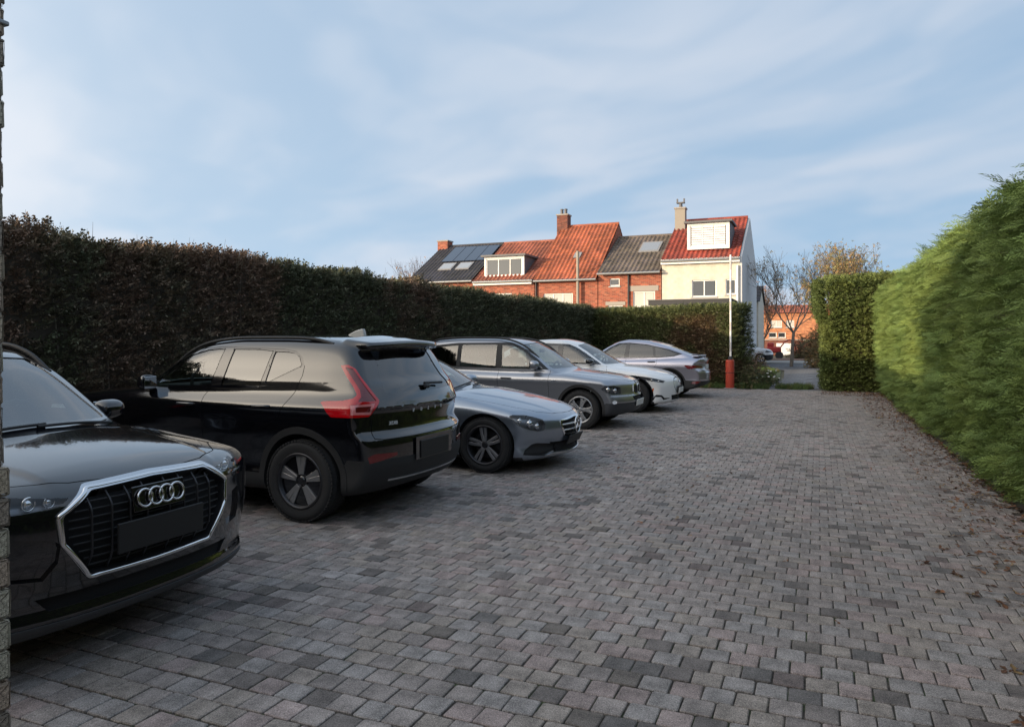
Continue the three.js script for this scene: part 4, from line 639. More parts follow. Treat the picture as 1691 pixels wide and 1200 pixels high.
function rounded(pts, r, n = 4) {                       // round the corners of an outline
  const out = [], N = pts.length;
  for (let i = 0; i < N; i++) {
    const p = pts[i], a = pts[(i + N - 1) % N], b = pts[(i + 1) % N], la = Math.hypot(a[0] - p[0], a[1] - p[1]), lb = Math.hypot(b[0] - p[0], b[1] - p[1]), q = Math.min(r, la * 0.45, lb * 0.45);
    const A = [p[0] + (a[0] - p[0]) / la * q, p[1] + (a[1] - p[1]) / la * q], B = [p[0] + (b[0] - p[0]) / lb * q, p[1] + (b[1] - p[1]) / lb * q];
    for (let k = 0; k <= n; k++) { const t = k / n; out.push([(1 - t) * (1 - t) * A[0] + 2 * t * (1 - t) * p[0] + t * t * B[0], (1 - t) * (1 - t) * A[1] + 2 * t * (1 - t) * p[1] + t * t * B[1]]); }
  }
  return out;
}
const paintOf = (r, g, b, metal = 0.5, rough = 0.34) => new THREE.MeshPhysicalMaterial({ color: lin(r, g, b), metalness: metal, roughness: rough, clearcoat: 1, clearcoatRoughness: 0.02, ior: 1.6 });
const CM = {
  gap: std(lin(0.006, 0.006, 0.007), 0.9), well: std(lin(0.012, 0.012, 0.013), 0.95), lining: std(lin(0.05, 0.05, 0.052), 0.95, { side: THREE.DoubleSide }),
  plastic: std(lin(0.015, 0.0155, 0.017), 0.62), gloss: new THREE.MeshPhysicalMaterial({ color: lin(0.006, 0.006, 0.008), roughness: 0.12, clearcoat: 1, clearcoatRoughness: 0.02 }),
  chrome: std(lin(0.75, 0.76, 0.78), 0.12, { metalness: 1 }), satin: std(lin(0.62, 0.63, 0.65), 0.24, { metalness: 1 }), silver: std(lin(0.46, 0.47, 0.49), 0.34, { metalness: 0.9 }), darkmetal: std(lin(0.06, 0.06, 0.066), 0.4, { metalness: 0.8 }),
  glass: new THREE.MeshPhysicalMaterial({ color: lin(0.62, 0.7, 0.67), roughness: 0, transmission: 1, thickness: 0, ior: 2.0 }), screen: new THREE.MeshPhysicalMaterial({ color: lin(0.6, 0.68, 0.66), roughness: 0, transmission: 1, thickness: 0, ior: 2.8 }), tint: new THREE.MeshPhysicalMaterial({ color: lin(0.1, 0.11, 0.12), roughness: 0, transmission: 1, thickness: 0, ior: 2.0 }),
  lens: new THREE.MeshPhysicalMaterial({ color: lin(0.95, 0.96, 0.97), roughness: 0.01, transmission: 1, thickness: 0, ior: 1.5 }), lampbed: std(lin(0.17, 0.175, 0.19), 0.34, { metalness: 0.75 }),
  red: new THREE.MeshPhysicalMaterial({ color: lin(0.46, 0.002, 0.006), roughness: 0.1, clearcoat: 1, clearcoatRoughness: 0.02 }), redDeep: new THREE.MeshPhysicalMaterial({ color: lin(0.13, 0.003, 0.006), roughness: 0.2, clearcoat: 1 }), redPale: new THREE.MeshPhysicalMaterial({ color: lin(0.62, 0.2, 0.2), roughness: 0.25, clearcoat: 1 }),
  amber: new THREE.MeshPhysicalMaterial({ color: lin(0.6, 0.13, 0.02), roughness: 0.2, clearcoat: 1 }), lampwhite: std(lin(0.8, 0.82, 0.85), 0.25),
  rubber: std(lin(0.017, 0.017, 0.018), 0.86), seat: std(lin(0.03, 0.03, 0.032), 0.8), seatPale: std(lin(0.32, 0.3, 0.27), 0.7), dash: std(lin(0.025, 0.026, 0.028), 0.7), plate: std(lin(0.012, 0.012, 0.013), 0.55), plateWhite: std(lin(0.62, 0.62, 0.6), 0.45), mirrorGlass: std(lin(0.8, 0.82, 0.85), 0.03, { metalness: 1 }),
};
// ---------------------------------------------------------------- wheels
function sector(r0, r1, a0, a1, w0, w1) {                // a spoke outline between two radii, as wide as w0 at the hub and w1 at the rim, centred on the angles a0 and a1
  const P = (r, a, o) => [Math.cos(a) * r - Math.sin(a) * o, Math.sin(a) * r + Math.cos(a) * o], s = new THREE.Shape(), rm = (r0 + r1) / 2, am = (a0 + a1) / 2, wm = (w0 + w1) / 2 * 0.92;
  const pts = [P(r0, a0, -w0 / 2), P(rm, am, -wm / 2), P(r1, a1, -w1 / 2), P(r1, a1, w1 / 2), P(rm, am, wm / 2), P(r0, a0, w0 / 2)];
  s.moveTo(...pts[0]); for (const p of pts.slice(1)) s.lineTo(...p); s.closePath(); return s;
}
const extr = (shape, depth, bevel = 0.004) => new THREE.ExtrudeGeometry(shape, { depth, bevelEnabled: bevel > 0, bevelThickness: bevel, bevelSize: bevel, bevelSegments: 2, curveSegments: 12 });
function makeWheel({ R, w, rim, style, face, fill = CM.darkmetal, offset = 0.03 }) {   // axis along z, outer face at +z
  const G = new THREE.Group(); G.name = 'wheel';
  const pr = [[rim - 0.012, -w / 2 + 0.012], [rim + 0.01, -w / 2 + 0.004], [R * 0.86, -w / 2 - 0.006], [R * 0.955, -w / 2 + 0.012], [R * 0.992, -w / 2 + 0.04], [R, -w * 0.2], [R, w * 0.2], [R * 0.992, w / 2 - 0.04], [R * 0.955, w / 2 - 0.012], [R * 0.9, w / 2 + 0.002], [R * 0.86, w / 2 + 0.006], [R * 0.8, w / 2 + 0.005], [rim + 0.012, w / 2 - 0.004], [rim - 0.004, w / 2 - 0.012]];
  const ty = obj('tyre', new THREE.LatheGeometry(new THREE.SplineCurve(pr.map(p => new THREE.Vector2(...p))).getPoints(52), 72).rotateX(Math.PI / 2), CM.rubber, G);
  const tr = []; for (let i = 0; i < 64; i++) for (const [zz, ww, o] of [[-w * 0.4, 0.05, 0], [-w * 0.2, 0.034, 0.5], [0, 0.034, 0], [w * 0.2, 0.034, 0.5], [w * 0.4, 0.05, 0.2]]) { const a = (i + o) / 64 * Math.PI * 2; tr.push(box(0.014, R * 2 * Math.PI / 64 * 0.72, ww).translate(R - (Math.abs(zz) > w * 0.3 ? 0.012 : 0.0045), 0, 0).rotateZ(a).translate(0, 0, zz)); }
  obj('tread', tr, CM.rubber, ty);
  const barrel = new THREE.LatheGeometry([[rim - 0.02, -w / 2 + 0.02], [rim - 0.03, w / 2 - 0.06], [rim - 0.012, w / 2 - 0.02], [rim + 0.004, w / 2 - 0.008], [rim + 0.008, w / 2 - 0.002], [rim - 0.004, w / 2 + 0.003], [rim - 0.016, w / 2 - 0.006], [rim - 0.02, w / 2 - 0.02]].map(p => new THREE.Vector2(...p)), 64).rotateX(Math.PI / 2);
  const rm = obj('rim', barrel, style.lipMat || face, G);
  obj('brake_disc', new THREE.CylinderGeometry(rim * 0.72, rim * 0.72, 0.03, 40).rotateX(Math.PI / 2).translate(0, 0, -0.02), CM.darkmetal, G);
  obj('backing', new THREE.CylinderGeometry(rim - 0.02, rim - 0.02, 0.01, 40).rotateX(Math.PI / 2).translate(0, 0, -w / 2 + 0.03), CM.well, G);
  const zf = w / 2 - offset, th = 0.026;
  for (let i = 0; i < style.n; i++) {
    const a = style.a0 + i / style.n * Math.PI * 2;
    for (const sp of style.spokes) obj('spoke', extr(sector(sp.r0 ?? 0.05, (sp.r1 ?? 1) * (rim - 0.012), a + sp.a0, a + sp.a1, sp.w0, sp.w1), sp.th ?? th, 0.004).translate(0, 0, zf - th - (sp.back || 0)), sp.fill ? fill : face, rm);
  }
  const hub = new THREE.LatheGeometry([[0, zf - 0.06], [0.075, zf - 0.055], [0.072, zf - 0.014], [0.055, zf - 0.006], [0.04, zf - 0.008], [0.036, zf + 0.002], [0.03, zf + 0.005], [0, zf + 0.006]].map(p => new THREE.Vector2(...p)), 32).rotateX(Math.PI / 2);
  obj('hub', hub, style.hubMat || fill, rm);
  obj('hub_cap', new THREE.CylinderGeometry(0.028, 0.03, 0.006, 24).rotateX(Math.PI / 2).translate(0, 0, zf + 0.008), style.capMat || CM.darkmetal, rm);
  for (let i = 0; i < 5; i++) { const a = style.a0 + (i + 0.5) / 5 * Math.PI * 2; obj('wheel_nut', new THREE.CylinderGeometry(0.011, 0.012, 0.016, 6).rotateX(Math.PI / 2).translate(Math.cos(a) * 0.056, Math.sin(a) * 0.056, zf - 0.008), CM.darkmetal, rm); }
  return G;
}
function putWheels(car, proto, axles, R, track, steer = 0) {
  let first = true;
  for (const ta of axles) for (const s of [1, -1]) { const g = first ? proto : proto.clone(); first = false; g.position.set(car.L / 2 - ta, R, s * track); g.rotation.y = (s < 0 ? Math.PI : 0) + (ta < 2 ? steer : 0); car.root.add(g); }
}
function cabin(car, { belt, dashT, seatT, rearT, w = 0.66, roof = 1.4, seatMat = CM.seat, wheelSide = -1, floor = 0.42, t1 }) {
  const R = car.root, L2 = car.L / 2, G = new THREE.Group(); G.name = 'interior'; R.add(G);
  obj('cabin_floor', rbox(t1 - dashT + 0.1, belt - 0.42 - floor + 0.25, w * 2.1, 0.05, L2 - (dashT + t1) / 2, floor + (belt - 0.42 - floor + 0.25) / 2, 0), CM.dash, G);
  obj('dashboard', rbox(0.42, 0.3, w * 2.12, 0.09, L2 - dashT + 0.02, belt - 0.17, 0, 4), CM.dash, G);
  const sw = new THREE.TorusGeometry(0.185, 0.017, 10, 40).rotateY(Math.PI / 2).rotateZ(-0.38); obj('steering_wheel', [sw.translate(L2 - dashT - 0.3, belt - 0.04, wheelSide * 0.37), box(0.04, 0.05, 0.34, L2 - dashT - 0.29, belt - 0.05, wheelSide * 0.37), rbox(0.06, 0.12, 0.14, 0.03, L2 - dashT - 0.28, belt - 0.06, wheelSide * 0.37)], CM.dash, G);
  const back = (t, z, ww) => { obj('seat', [rbox(0.16, 0.66, ww, 0.07, 0, 0, 0, 4).rotateZ(0.24).translate(L2 - t - 0.12, belt - 0.12, z), rbox(0.5, 0.18, ww, 0.07, L2 - t + 0.16, belt - 0.46, z, 3), rbox(0.1, 0.19, 0.26, 0.045, 0, 0, 0, 4).rotateZ(0.16).translate(L2 - t - 0.24, belt + 0.29, z), tube([[L2 - t - 0.2, belt + 0.1, z - 0.06], [L2 - t - 0.235, belt + 0.26, z - 0.06]], 0.007, 2, 6), tube([[L2 - t - 0.2, belt + 0.1, z + 0.06], [L2 - t - 0.235, belt + 0.26, z + 0.06]], 0.007, 2, 6)], seatMat, G); };
  back(seatT, 0.37, 0.5); back(seatT, -0.37, 0.5);
  if (rearT) { back(rearT, 0.34, 0.58); back(rearT, -0.34, 0.58); }
  obj('rear_view_mirror', rbox(0.03, 0.07, 0.24, 0.014, L2 - dashT - 0.42, roof, 0), CM.dash, G);
}
function sideMirror(car, { t, y, out = 0.2, w = 0.2, h = 0.14, d = 0.15, cap, lower = CM.gloss, tilt = 0 }) {
  for (const s of [1, -1]) {
    const z0 = car.sideZ(t, y), g = new THREE.Group(); g.name = 'door_mirror'; g.position.set(car.L / 2 - t, y, s * (z0 + out * 0.5)); g.rotation.y = s * tilt; car.root.add(g);
    const shell = new THREE.SphereGeometry(1, 28, 18), p = shell.attributes.position;
    for (let i = 0; i < p.count; i++) { let x = p.getX(i), yy = p.getY(i), z = p.getZ(i); const pw = (v, e) => Math.sign(v) * Math.pow(Math.abs(v), e); x = x < -0.25 ? -0.25 + (x + 0.25) * 0.12 : x; x *= d * 0.72; yy = pw(yy, 0.75) * h / 2; z = pw(z, 0.7) * w / 2; yy *= 1 + 0.16 * z * s / (w / 2) * (yy < 0 ? -1 : 0.3); p.setXYZ(i, x, yy, z); }
    shell.computeVertexNormals(); obj('mirror_cap', shell, cap, g);
    obj('mirror_glass', rbox(0.008, h * 0.78, w * 0.8, 0.02, -d * 0.3, 0, 0), CM.mirrorGlass, g);
    obj('mirror_arm', [tube([[0.0, -h * 0.36, -s * w * 0.25], [0.01, -h * 0.5, -s * out * 0.42], [0.02, -h * 0.56, -s * (out * 0.5 + 0.05)]], 0.02, 10, 8)], lower, g);
  }
}
function rails(car, z, t0, t1, mat, r = 0.017, lift = 0.03) {
  for (const s of [1, -1]) { const pts = []; for (let i = 0; i <= 12; i++) { const u = i / 12, t = lerp(t0, t1, u), e = Math.min(1, Math.min(u, 1 - u) * 7); pts.push([car.L / 2 - t, car.topY(t, z) + lift * Math.sqrt(e) - 0.012, s * z]); } obj('roof_rail', tube(pts, r, 48, 8), mat, car.root); }
}
function handle(car, door, t, y, len, mat) { const k = door.soup, s = k && k[0][2] < 0 ? -1 : 1, z = car.sideZ(t, y); obj('door_handle', [tube([[car.L / 2 - t + len / 2, y, s * (z - 0.004)], [car.L / 2 - t + len / 2 - 0.03, y + 0.004, s * (z + 0.024)], [car.L / 2 - t - len / 2 + 0.03, y + 0.006, s * (z + 0.026)], [car.L / 2 - t - len / 2, y + 0.003, s * (z - 0.004)]], 0.013, 20, 8)], mat, door); }
// ================================================================ the parked cars
const font = await new FontLoader().loadAsync('fonts/droid/droid_sans_bold.typeface.json');
const letters = (s, size, depth = 0.004) => new TextGeometry(s, { font, size, depth, curveSegments: 4, bevelEnabled: false }).center();
const mirrorPoly = half => [...half, ...half.slice().reverse().filter(p => Math.abs(p[0]) > 1e-6).map(p => [-p[0], p[1]])];
const GROUP = 'cars parked side by side along the tall hedge';

function blackSuv() {
  const S = { L: 4.37, W: 1.875, H: 1.66, cell: 0.021, gfloor: 1.0, mid: 2.7,
    plan: [[0, 0.86], [0.3, 0.915], [0.9, 0.93], [2.2, 0.925], [3.5, 0.937], [4.0, 0.92], [4.43, 0.86]],
    sec: [[0.15, 0.16], [0.25, 0.075], [0.34, 0.045], [0.45, 0.05], [0.62, 0.036], [0.8, 0.012], [0.93, 0], [1.0, 0.004], [1.06, 0.035], [1.13, 0.085], [1.2, 0.125], [1.3, 0.2]],
    top: [[0, 0.95], [0.15, 1.0], [0.5, 1.06], [1.0, 1.115], [1.5, 1.15], [2.4, 1.165], [3.2, 1.2], [3.7, 1.24], [4.0, 1.25], [4.2, 1.22], [4.43, 1.18]],
    nose: [[0.2, 0.14], [0.4, 0.03], [0.6, 0], [0.85, 0.015], [0.98, 0.07], [1.1, 0.25]],
    tail: [[0.2, 0.2], [0.3, 0.1], [0.36, 0.05], [0.44, 0.015], [0.52, 0], [0.68, 0], [0.735, 0.008], [0.79, 0.05], [0.83, 0.062], [0.95, 0.066], [1.05, 0.076], [1.12, 0.1], [1.2, 0.14], [1.3, 0.2]],
    bot: [[0, 0.3], [0.3, 0.23], [4.0, 0.26], [4.3, 0.3], [4.43, 0.36]],
    roof: [[1.0, 1.02], [1.25, 1.15], [1.96, 1.535], [2.25, 1.61], [2.7, 1.645], [3.2, 1.645], [3.6, 1.63], [3.88, 1.6], [3.98, 1.55], [4.05, 1.47], [4.15, 1.3], [4.26, 1.1], [4.31, 1.0]],
    gplan: [[1.0, 0.74], [1.5, 0.83], [2.2, 0.855], [3.2, 0.86], [3.7, 0.85], [4.0, 0.82], [4.35, 0.74]],
    tum: [[1.0, 0], [1.16, 0.004], [1.35, 0.06], [1.5, 0.12], [1.6, 0.18], [1.66, 0.24]],
    hoodCrown: 0.06, roofCrown: 0.035, tailSweep: 0.22, noseSweep: 0.22, wsSweep: 0.16, rwSweep: 0.06, kTail: 0.05, kRoof: 0.1, kBelt: 0.05,
    more(d, t, y, a) {
      // roof spoiler over the rear window
      const q = a / 0.6, yc = 1.612 - 0.12 * (t - 3.9) - 0.035 * q * q, th = 0.034 - 0.05 * clamp(t - 4.0, 0, 0.3);
      let sp = Math.abs(y - yc + 0.022) - th; sp = smax(sp, t - (4.15 - 0.09 * q * q * q * q), 0.03); sp = smax(sp, 3.8 - t, 0.02); sp = smax(sp, a - 0.63 + 0.08 * clamp(t - 3.9, 0, 1), 0.05);
      return smin(d, sp, 0.04);
    } };
  const car = new Car(S, { name: 'black_suv', label: 'black crossover suv parked nose to the hedge, its red taillights towards the drive', group: GROUP, at: [-5.52, 0, -6.05], turn: Math.PI - 0.012 });
  const R = 0.362, ax = [0.87, 3.545], paint = paintOf(0.003, 0.0033, 0.005, 0, 0.1);
  const z7 = (a, b) => [200 + a / 5.284, 540 + b / 5.284], z6 = (a, b) => [500 + a / 4.614, 560 + b / 4.614];
  const S7 = l => car.px(l.map(p => z7(...p)), 'side'), up = (t, y) => y > 1.0;
  car.wells(ax, 0.415, 0.362);
  const zc = (t, y, z, nx, ny, nz) => y > 1.05 && nz > 0.4;
  const panes = [S7([[300, 503], [775, 505], [905, 192], [860, 187], [760, 197], [620, 240], [500, 305], [400, 380], [315, 455]]), S7([[868, 508], [1205, 510], [1325, 207], [1200, 192], [988, 190]]), rounded(S7([[1250, 493], [1575, 335], [1555, 265], [1505, 225], [1440, 215], [1345, 212]]), 0.02)];
  const glass = panes.map((p, i) => car.cut('side_window', 'side', p, i ? CM.tint : CM.glass, { off: -0.008, cond: zc }));
  const dlo = S7([[275, 513], [1190, 524], [1235, 513], [1600, 337], [1583, 262], [1535, 212], [1430, 192], [1000, 174], [870, 172], [740, 182], [600, 228], [470, 308], [350, 397], [285, 452]]);
  car.lining = []; for (const m of car.cut('window_surround', 'side', dlo, CM.gloss, { off: -0.003, cond: zc })) car.lining.push(m.soup);
  // windscreen and rear window
  car.cut('windscreen', 'front', rounded(mirrorPoly([[0, 1.17], [0.67, 1.15], [0.54, 1.535], [0, 1.56]]), 0.05), CM.screen, { off: -0.006, cond: (t, y, z, nx, ny) => t < 2.2 && t > 1.0 && ny > 0.3 });
  car.cut('rear_window', 'rear', rounded(mirrorPoly([[0, 1.115], [0.6, 1.13], [0.5, 1.36], [0.49, 1.53], [0, 1.53]]), 0.04), CM.tint, { off: -0.006, cond: (t, y, z, nx, ny) => t > 3.9 && nx > 0.3 });
  // tail lamps
  const LZ = [[290, 200], [345, 195], [400, 225], [450, 300], [520, 390], [580, 465], [577, 490], [520, 572], [500, 592], [360, 600], [215, 595], [182, 562], [135, 482], [152, 474], [300, 470], [385, 452], [412, 426], [388, 370], [330, 280]];
  const lampPoly = rounded(car.px(LZ.map(p => z6(...p)), 'rc'), 0.006, 2);
  const RC = l => car.px(l.map(p => z6(...p)), 'rc'), cl = (t, y) => t > 3.6 && y > 0.85;
  const lamp = car.cut('tail_light', 'rc', RC([[292, 470], [292, 592], [215, 592], [185, 562], [140, 484]]), CM.red, { off: 0.004, cond: cl });
  car.cut('brake_lamp', 'rc', RC([[400, 520], [520, 512], [508, 555], [402, 560]]), CM.redDeep, { off: -0.006, cond: cl, parent: lamp });
  car.cut('lamp_ring', 'rc', RC([[360, 505], [548, 488], [515, 575], [362, 578]]), CM.redPale, { off: 0.002, cond: cl, parent: lamp });
  car.cut('light_strip', 'rc', RC([[325, 215], [380, 225], [500, 395], [560, 470], [480, 478], [420, 478], [445, 440], [435, 390]]), CM.redDeep, { off: -0.002, cond: cl, parent: lamp });
  car.cut('lamp_lens', 'rc', lampPoly, CM.red, { off: 0.004, cond: cl, parent: lamp });
  // lower cladding, tail plate, reflectors
  car.cut('rear_reflector', 'rc', car.px([[607, 756], [618, 750], [656, 746], [656, 751], [632, 760], [610, 766]], 'rc'), CM.redDeep, { off: 0.003, cond: (t, y) => t > 4 && y < 0.7 });
  car.cut('skid_plate', 'rear', mirrorPoly([[0, 0.37], [0.62, 0.372], [0.62, 0.388], [0, 0.386]]), CM.satin, { off: 0.01, cond: (t, y, z, nx) => nx > 0.3 && t > 4 });
  const arch = (ta, r0, r1) => { const p = []; for (let i = 0; i <= 24; i++) { const a = Math.PI * (1.1 - 1.2 * i / 24); p.push([ta + Math.cos(a) * r1, R + Math.sin(a) * r1]); } p.push([ta + r1, 0], [ta - r1, 0]); return p; };
  for (const ta of ax) car.cut('wheel_arch_trim', 'side', arch(ta, 0.4, 0.474), CM.plastic, { off: 0.008, cond: (t, y, z) => z > 0.6 });
  car.cut('lower_cladding', 'side', [[-0.3, 0], [0.5, 0], [4.0, 0], [4.8, 0], [4.8, 0.565], [4.02, 0.565], [3.9, 0.4], [0.5, 0.4], [0.4, 0.5], [-0.3, 0.5]], CM.plastic, { off: 0.004, sides: 0 });
  // shut lines
  const sc = (t, y, z, nx, ny, nz) => nz > 0.35 && z > 0.5;
  car.gap('side', [...S7([[1600, 337], [1580, 425], [1512, 570], [1400, 700]]), [3.3, 0.9], [3.13, 0.8]], 0.006, 1, sc);
  car.gap('side', [...S7([[778, 512], [720, 600]]), [2.4, 0.9], [2.4, 0.4]], 0.006, 1, sc);
  car.gap('side', [[1.58, 1.13], [1.42, 1.0], [1.36, 0.7], [1.4, 0.4]], 0.006, 1, sc);
  car.gap('side', [[1.4, 0.4], [3.05, 0.4]], 0.006, 1, sc);
  const RR = l => car.px(l.map(p => z6(...p)), 'rear').map(p => [Math.abs(p[0]), p[1]]);
  const tg = RR([[572, 492], [522, 600], [520, 690], [548, 760]]); const tgl = [...tg, [tg[3][0] - 0.08, 0.735], [0, 0.735]];
  car.gap('rear', tgl, 0.007, 0, (t, y, z, nx) => nx > 0.2 && t > 4); car.gap('rear', tgl.map(p => [-p[0], p[1]]), 0.007, 0, (t, y, z, nx) => nx > 0.2 && t > 4);
  const fd = car.cut('front_door', 'side', [[1.4, 0.4], [2.4, 0.4], [2.4, 1.16], [1.62, 1.16], [1.42, 1.0], [1.36, 0.7]], paint, { cond: sc }), rd = car.cut('rear_door', 'side', [[2.4, 0.4], [3.0, 0.4], [3.13, 0.8], [3.3, 0.9], [3.4, 1.0], [3.5, 1.38], [3.1, 1.18], [2.4, 1.16]], paint, { cond: sc });
  for (const d of fd) handle(car, d, 2.2, 0.99, 0.2, paint); for (const d of rd) handle(car, d, 3.12, 1.0, 0.2, paint);
  car.cut('tailgate', 'rear', mirrorPoly([[0, 0.735], [tgl[4][0], 0.735], [tg[3][0], tg[3][1]], ...tg.slice(0, 3).reverse(), [0.62, 1.12], [0, 1.11]]), paint, { cond: (t, y, z, nx) => nx > 0.2 && t > 4 });
  // front (turned to the hedge)
  car.cut('grille', 'front', rounded(mirrorPoly([[0, 0.58], [0.44, 0.6], [0.48, 0.74], [0.44, 0.88], [0, 0.9]]), 0.03), CM.gloss, { off: -0.02, cond: (t, y, z, nx) => nx < -0.2 && t < 0.6 });
  car.cut('headlight', 'fc', [[-1.5, 0.8], [-0.62, 0.76], [-0.6, 0.9], [-1.4, 0.93]].map(p => [p[0] * 0.7071, p[1]]), CM.lampwhite, { off: -0.004, cond: (t, y, z, nx) => t < 0.7 && z > 0.5 });
  car.done(paint, 1.12, [1.15, 4.2]);
  // things on the tail
  const ty = (y, z) => car.tailT(y, z), L2 = car.L / 2, tb = (g, y, z, out = 0.004) => { const e = 0.02, sl = (ty(y + e, z) - ty(y - e, z)) / (2 * e), yw = (ty(y, z + e) - ty(y, z - e)) / (2 * e); return g.rotateX(Math.atan(sl)).rotateY(-Math.PI / 2 - Math.atan(yw)).translate(L2 - ty(y, z) - out, y, z); };
  const nameMark = 'VOLVO'.split('').map((c, i) => tb(letters(c, 0.03, 0.006), 0.955, (2 - i) * -0.128));
  const bright = std(lin(0.6, 0.61, 0.62), 0.35, { metalness: 0.2 });
  obj('tailgate_lettering', nameMark, bright, car.root);
  obj('model_lettering', [tb(letters('XC40', 0.031, 0.005), 0.865, -0.53)], bright, car.root);
  obj('number_plate', [tb(rbox(0.52, 0.16, 0.014, 0.006), 0.6, 0, 0.01)], CM.plate, car.root);
  obj('plate_frame', [tb(box(0.66, 0.2, 0.006), 0.615, 0, 0.002)], CM.gloss, car.root);
  obj('rear_wiper', [tb(rbox(0.09, 0.05, 0.04, 0.02), 1.16, 0.02, 0.02), tb(rbox(0.34, 0.02, 0.022, 0.008).rotateZ(-0.04).translate(0.13, 0.01, 0), 1.175, 0.02, 0.03)], CM.plastic, car.root);
  rails(car, 0.66, 1.8, 3.72, CM.plastic, 0.016, 0.035);
  const fin = new THREE.Shape(); fin.moveTo(-0.1, 0); fin.quadraticCurveTo(0.0, 0.055, 0.07, 0.06); fin.quadraticCurveTo(0.085, 0.03, 0.085, 0); fin.closePath();
  obj('roof_antenna', extr(fin, 0.02, 0.012).translate(0, 0, -0.01).rotateY(Math.PI).translate(L2 - 3.5, car.topY(3.5, 0) - 0.005, 0), std(lin(0.42, 0.42, 0.4), 0.4), car.root);
  sideMirror(car, { t: 1.68, y: 1.18, out: 0.17, w: 0.17, h: 0.15, d: 0.13, cap: CM.gloss });
  putWheels(car, makeWheel({ R, w: 0.235, rim: 0.24, face: std(lin(0.45, 0.45, 0.46), 0.34, { metalness: 0.85 }), fill: CM.gloss, style: { n: 5, a0: Math.PI / 2, lipMat: CM.darkmetal, spokes: [{ r0: 0.06, a0: -0.16, a1: -0.135, w0: 0.02, w1: 0.05 }, { r0: 0.06, a0: 0.16, a1: 0.135, w0: 0.02, w1: 0.05 }, { r0: 0.05, a0: 0.628, a1: 0.628, w0: 0.06, w1: 0.14, fill: true, back: 0.014 }] } }), ax, R, 0.805);
  cabin(car, { belt: 1.16, dashT: 1.6, seatT: 2.55, rearT: 3.4, t1: 4.0, roof: 1.42, w: 0.66 });
  return car;
}

function headlamp(car, view, poly, cond, bulbs) {
  const ms = car.cut('headlight', view, poly, CM.lens, { off: 0.001, rim: false, cond });
  ms.forEach((m, i) => {
    const s = m.soup[0][2] < 0 ? -1 : 1;
    obj('lamp_housing', car.geo(m.soup, -0.05, true), CM.lampbed, m);
    for (const [x, y, r, mat] of bulbs) { const h = car.hit(x, y); if (!h) continue; obj('lamp_projector', [new THREE.SphereGeometry(r, 20, 14).translate(car.L / 2 - h[0] - 0.035, h[1], s * (Math.abs(h[2]) - 0.03)), new THREE.TorusGeometry(r * 1.15, r * 0.16, 8, 28).rotateY(Math.PI / 2).translate(car.L / 2 - h[0] - 0.02, h[1], s * (Math.abs(h[2]) - 0.03))], mat || CM.chrome, m); }
  });
  return ms;
}
const onNose = (car, g, y, z, out = 0.004) => { const e = 0.02, sl = (car.noseT(y + e, z) - car.noseT(y - e, z)) / (2 * e), yw = (car.noseT(y, z + e) - car.noseT(y, z - e)) / (2 * e); return g.rotateX(-Math.atan(sl)).rotateY(Math.PI / 2 + Math.atan(yw)).translate(car.L / 2 - car.noseT(y, z) + out, y, z); };
const archPoly = (ta, R, r) => { const p = []; for (let i = 0; i <= 24; i++) { const a = Math.PI * (1.1 - 1.2 * i / 24); p.push([ta + Math.cos(a) * r, R + Math.sin(a) * r]); } p.push([ta + r, 0], [ta - r, 0]); return p; };
const frontC = (t, y, z, nx) => nx < -0.15 && t < 0.9, sideC = (t, y, z, nx, ny, nz) => nz > 0.35 && z > 0.5;
// what a two-box body shares: windows given as outlines on the side view, then the surround, the screens and the doors
function glaze(car, { panes, dlo, ws, rw, belt, glass = [], surround = CM.gloss }) {
  const zc = (t, y, z, nx, ny, nz) => y > belt - 0.06 && nz > 0.4;
  panes.forEach((p, i) => car.cut('side_window', 'side', rounded(p, 0.012, 2), glass[i] || CM.glass, { off: -0.008, cond: zc }));
  car.lining = []; for (const m of car.cut('window_surround', 'side', dlo, surround, { off: -0.003, cond: zc })) car.lining.push(m.soup);
  car.cut('windscreen', 'front', rounded(mirrorPoly(ws), 0.04), CM.screen, { off: -0.006, cond: (t, y, z, nx, ny) => nx < -0.05 && t > 0.8 && t < 2.6 && y > belt - 0.12 && ny > 0.3 });
  if (rw) car.cut('rear_window', 'rear', rounded(mirrorPoly(rw), 0.04), CM.tint, { off: -0.006, cond: (t, y, z, nx, ny) => nx > 0.05 && t > 3.0 && y > belt - 0.12 && ny > 0.1 });
}
function doors(car, paint, lines, polys, handles, hm) {
  for (const l of lines) car.gap('side', l, 0.006, 1, sideC);
  polys.forEach((p, i) => { const d = car.cut(i ? 'rear_door' : 'front_door', 'side', p, paint, { cond: sideC }); for (const m of d) handle(car, m, handles[i][0], handles[i][1], 0.2, hm || paint); });
}

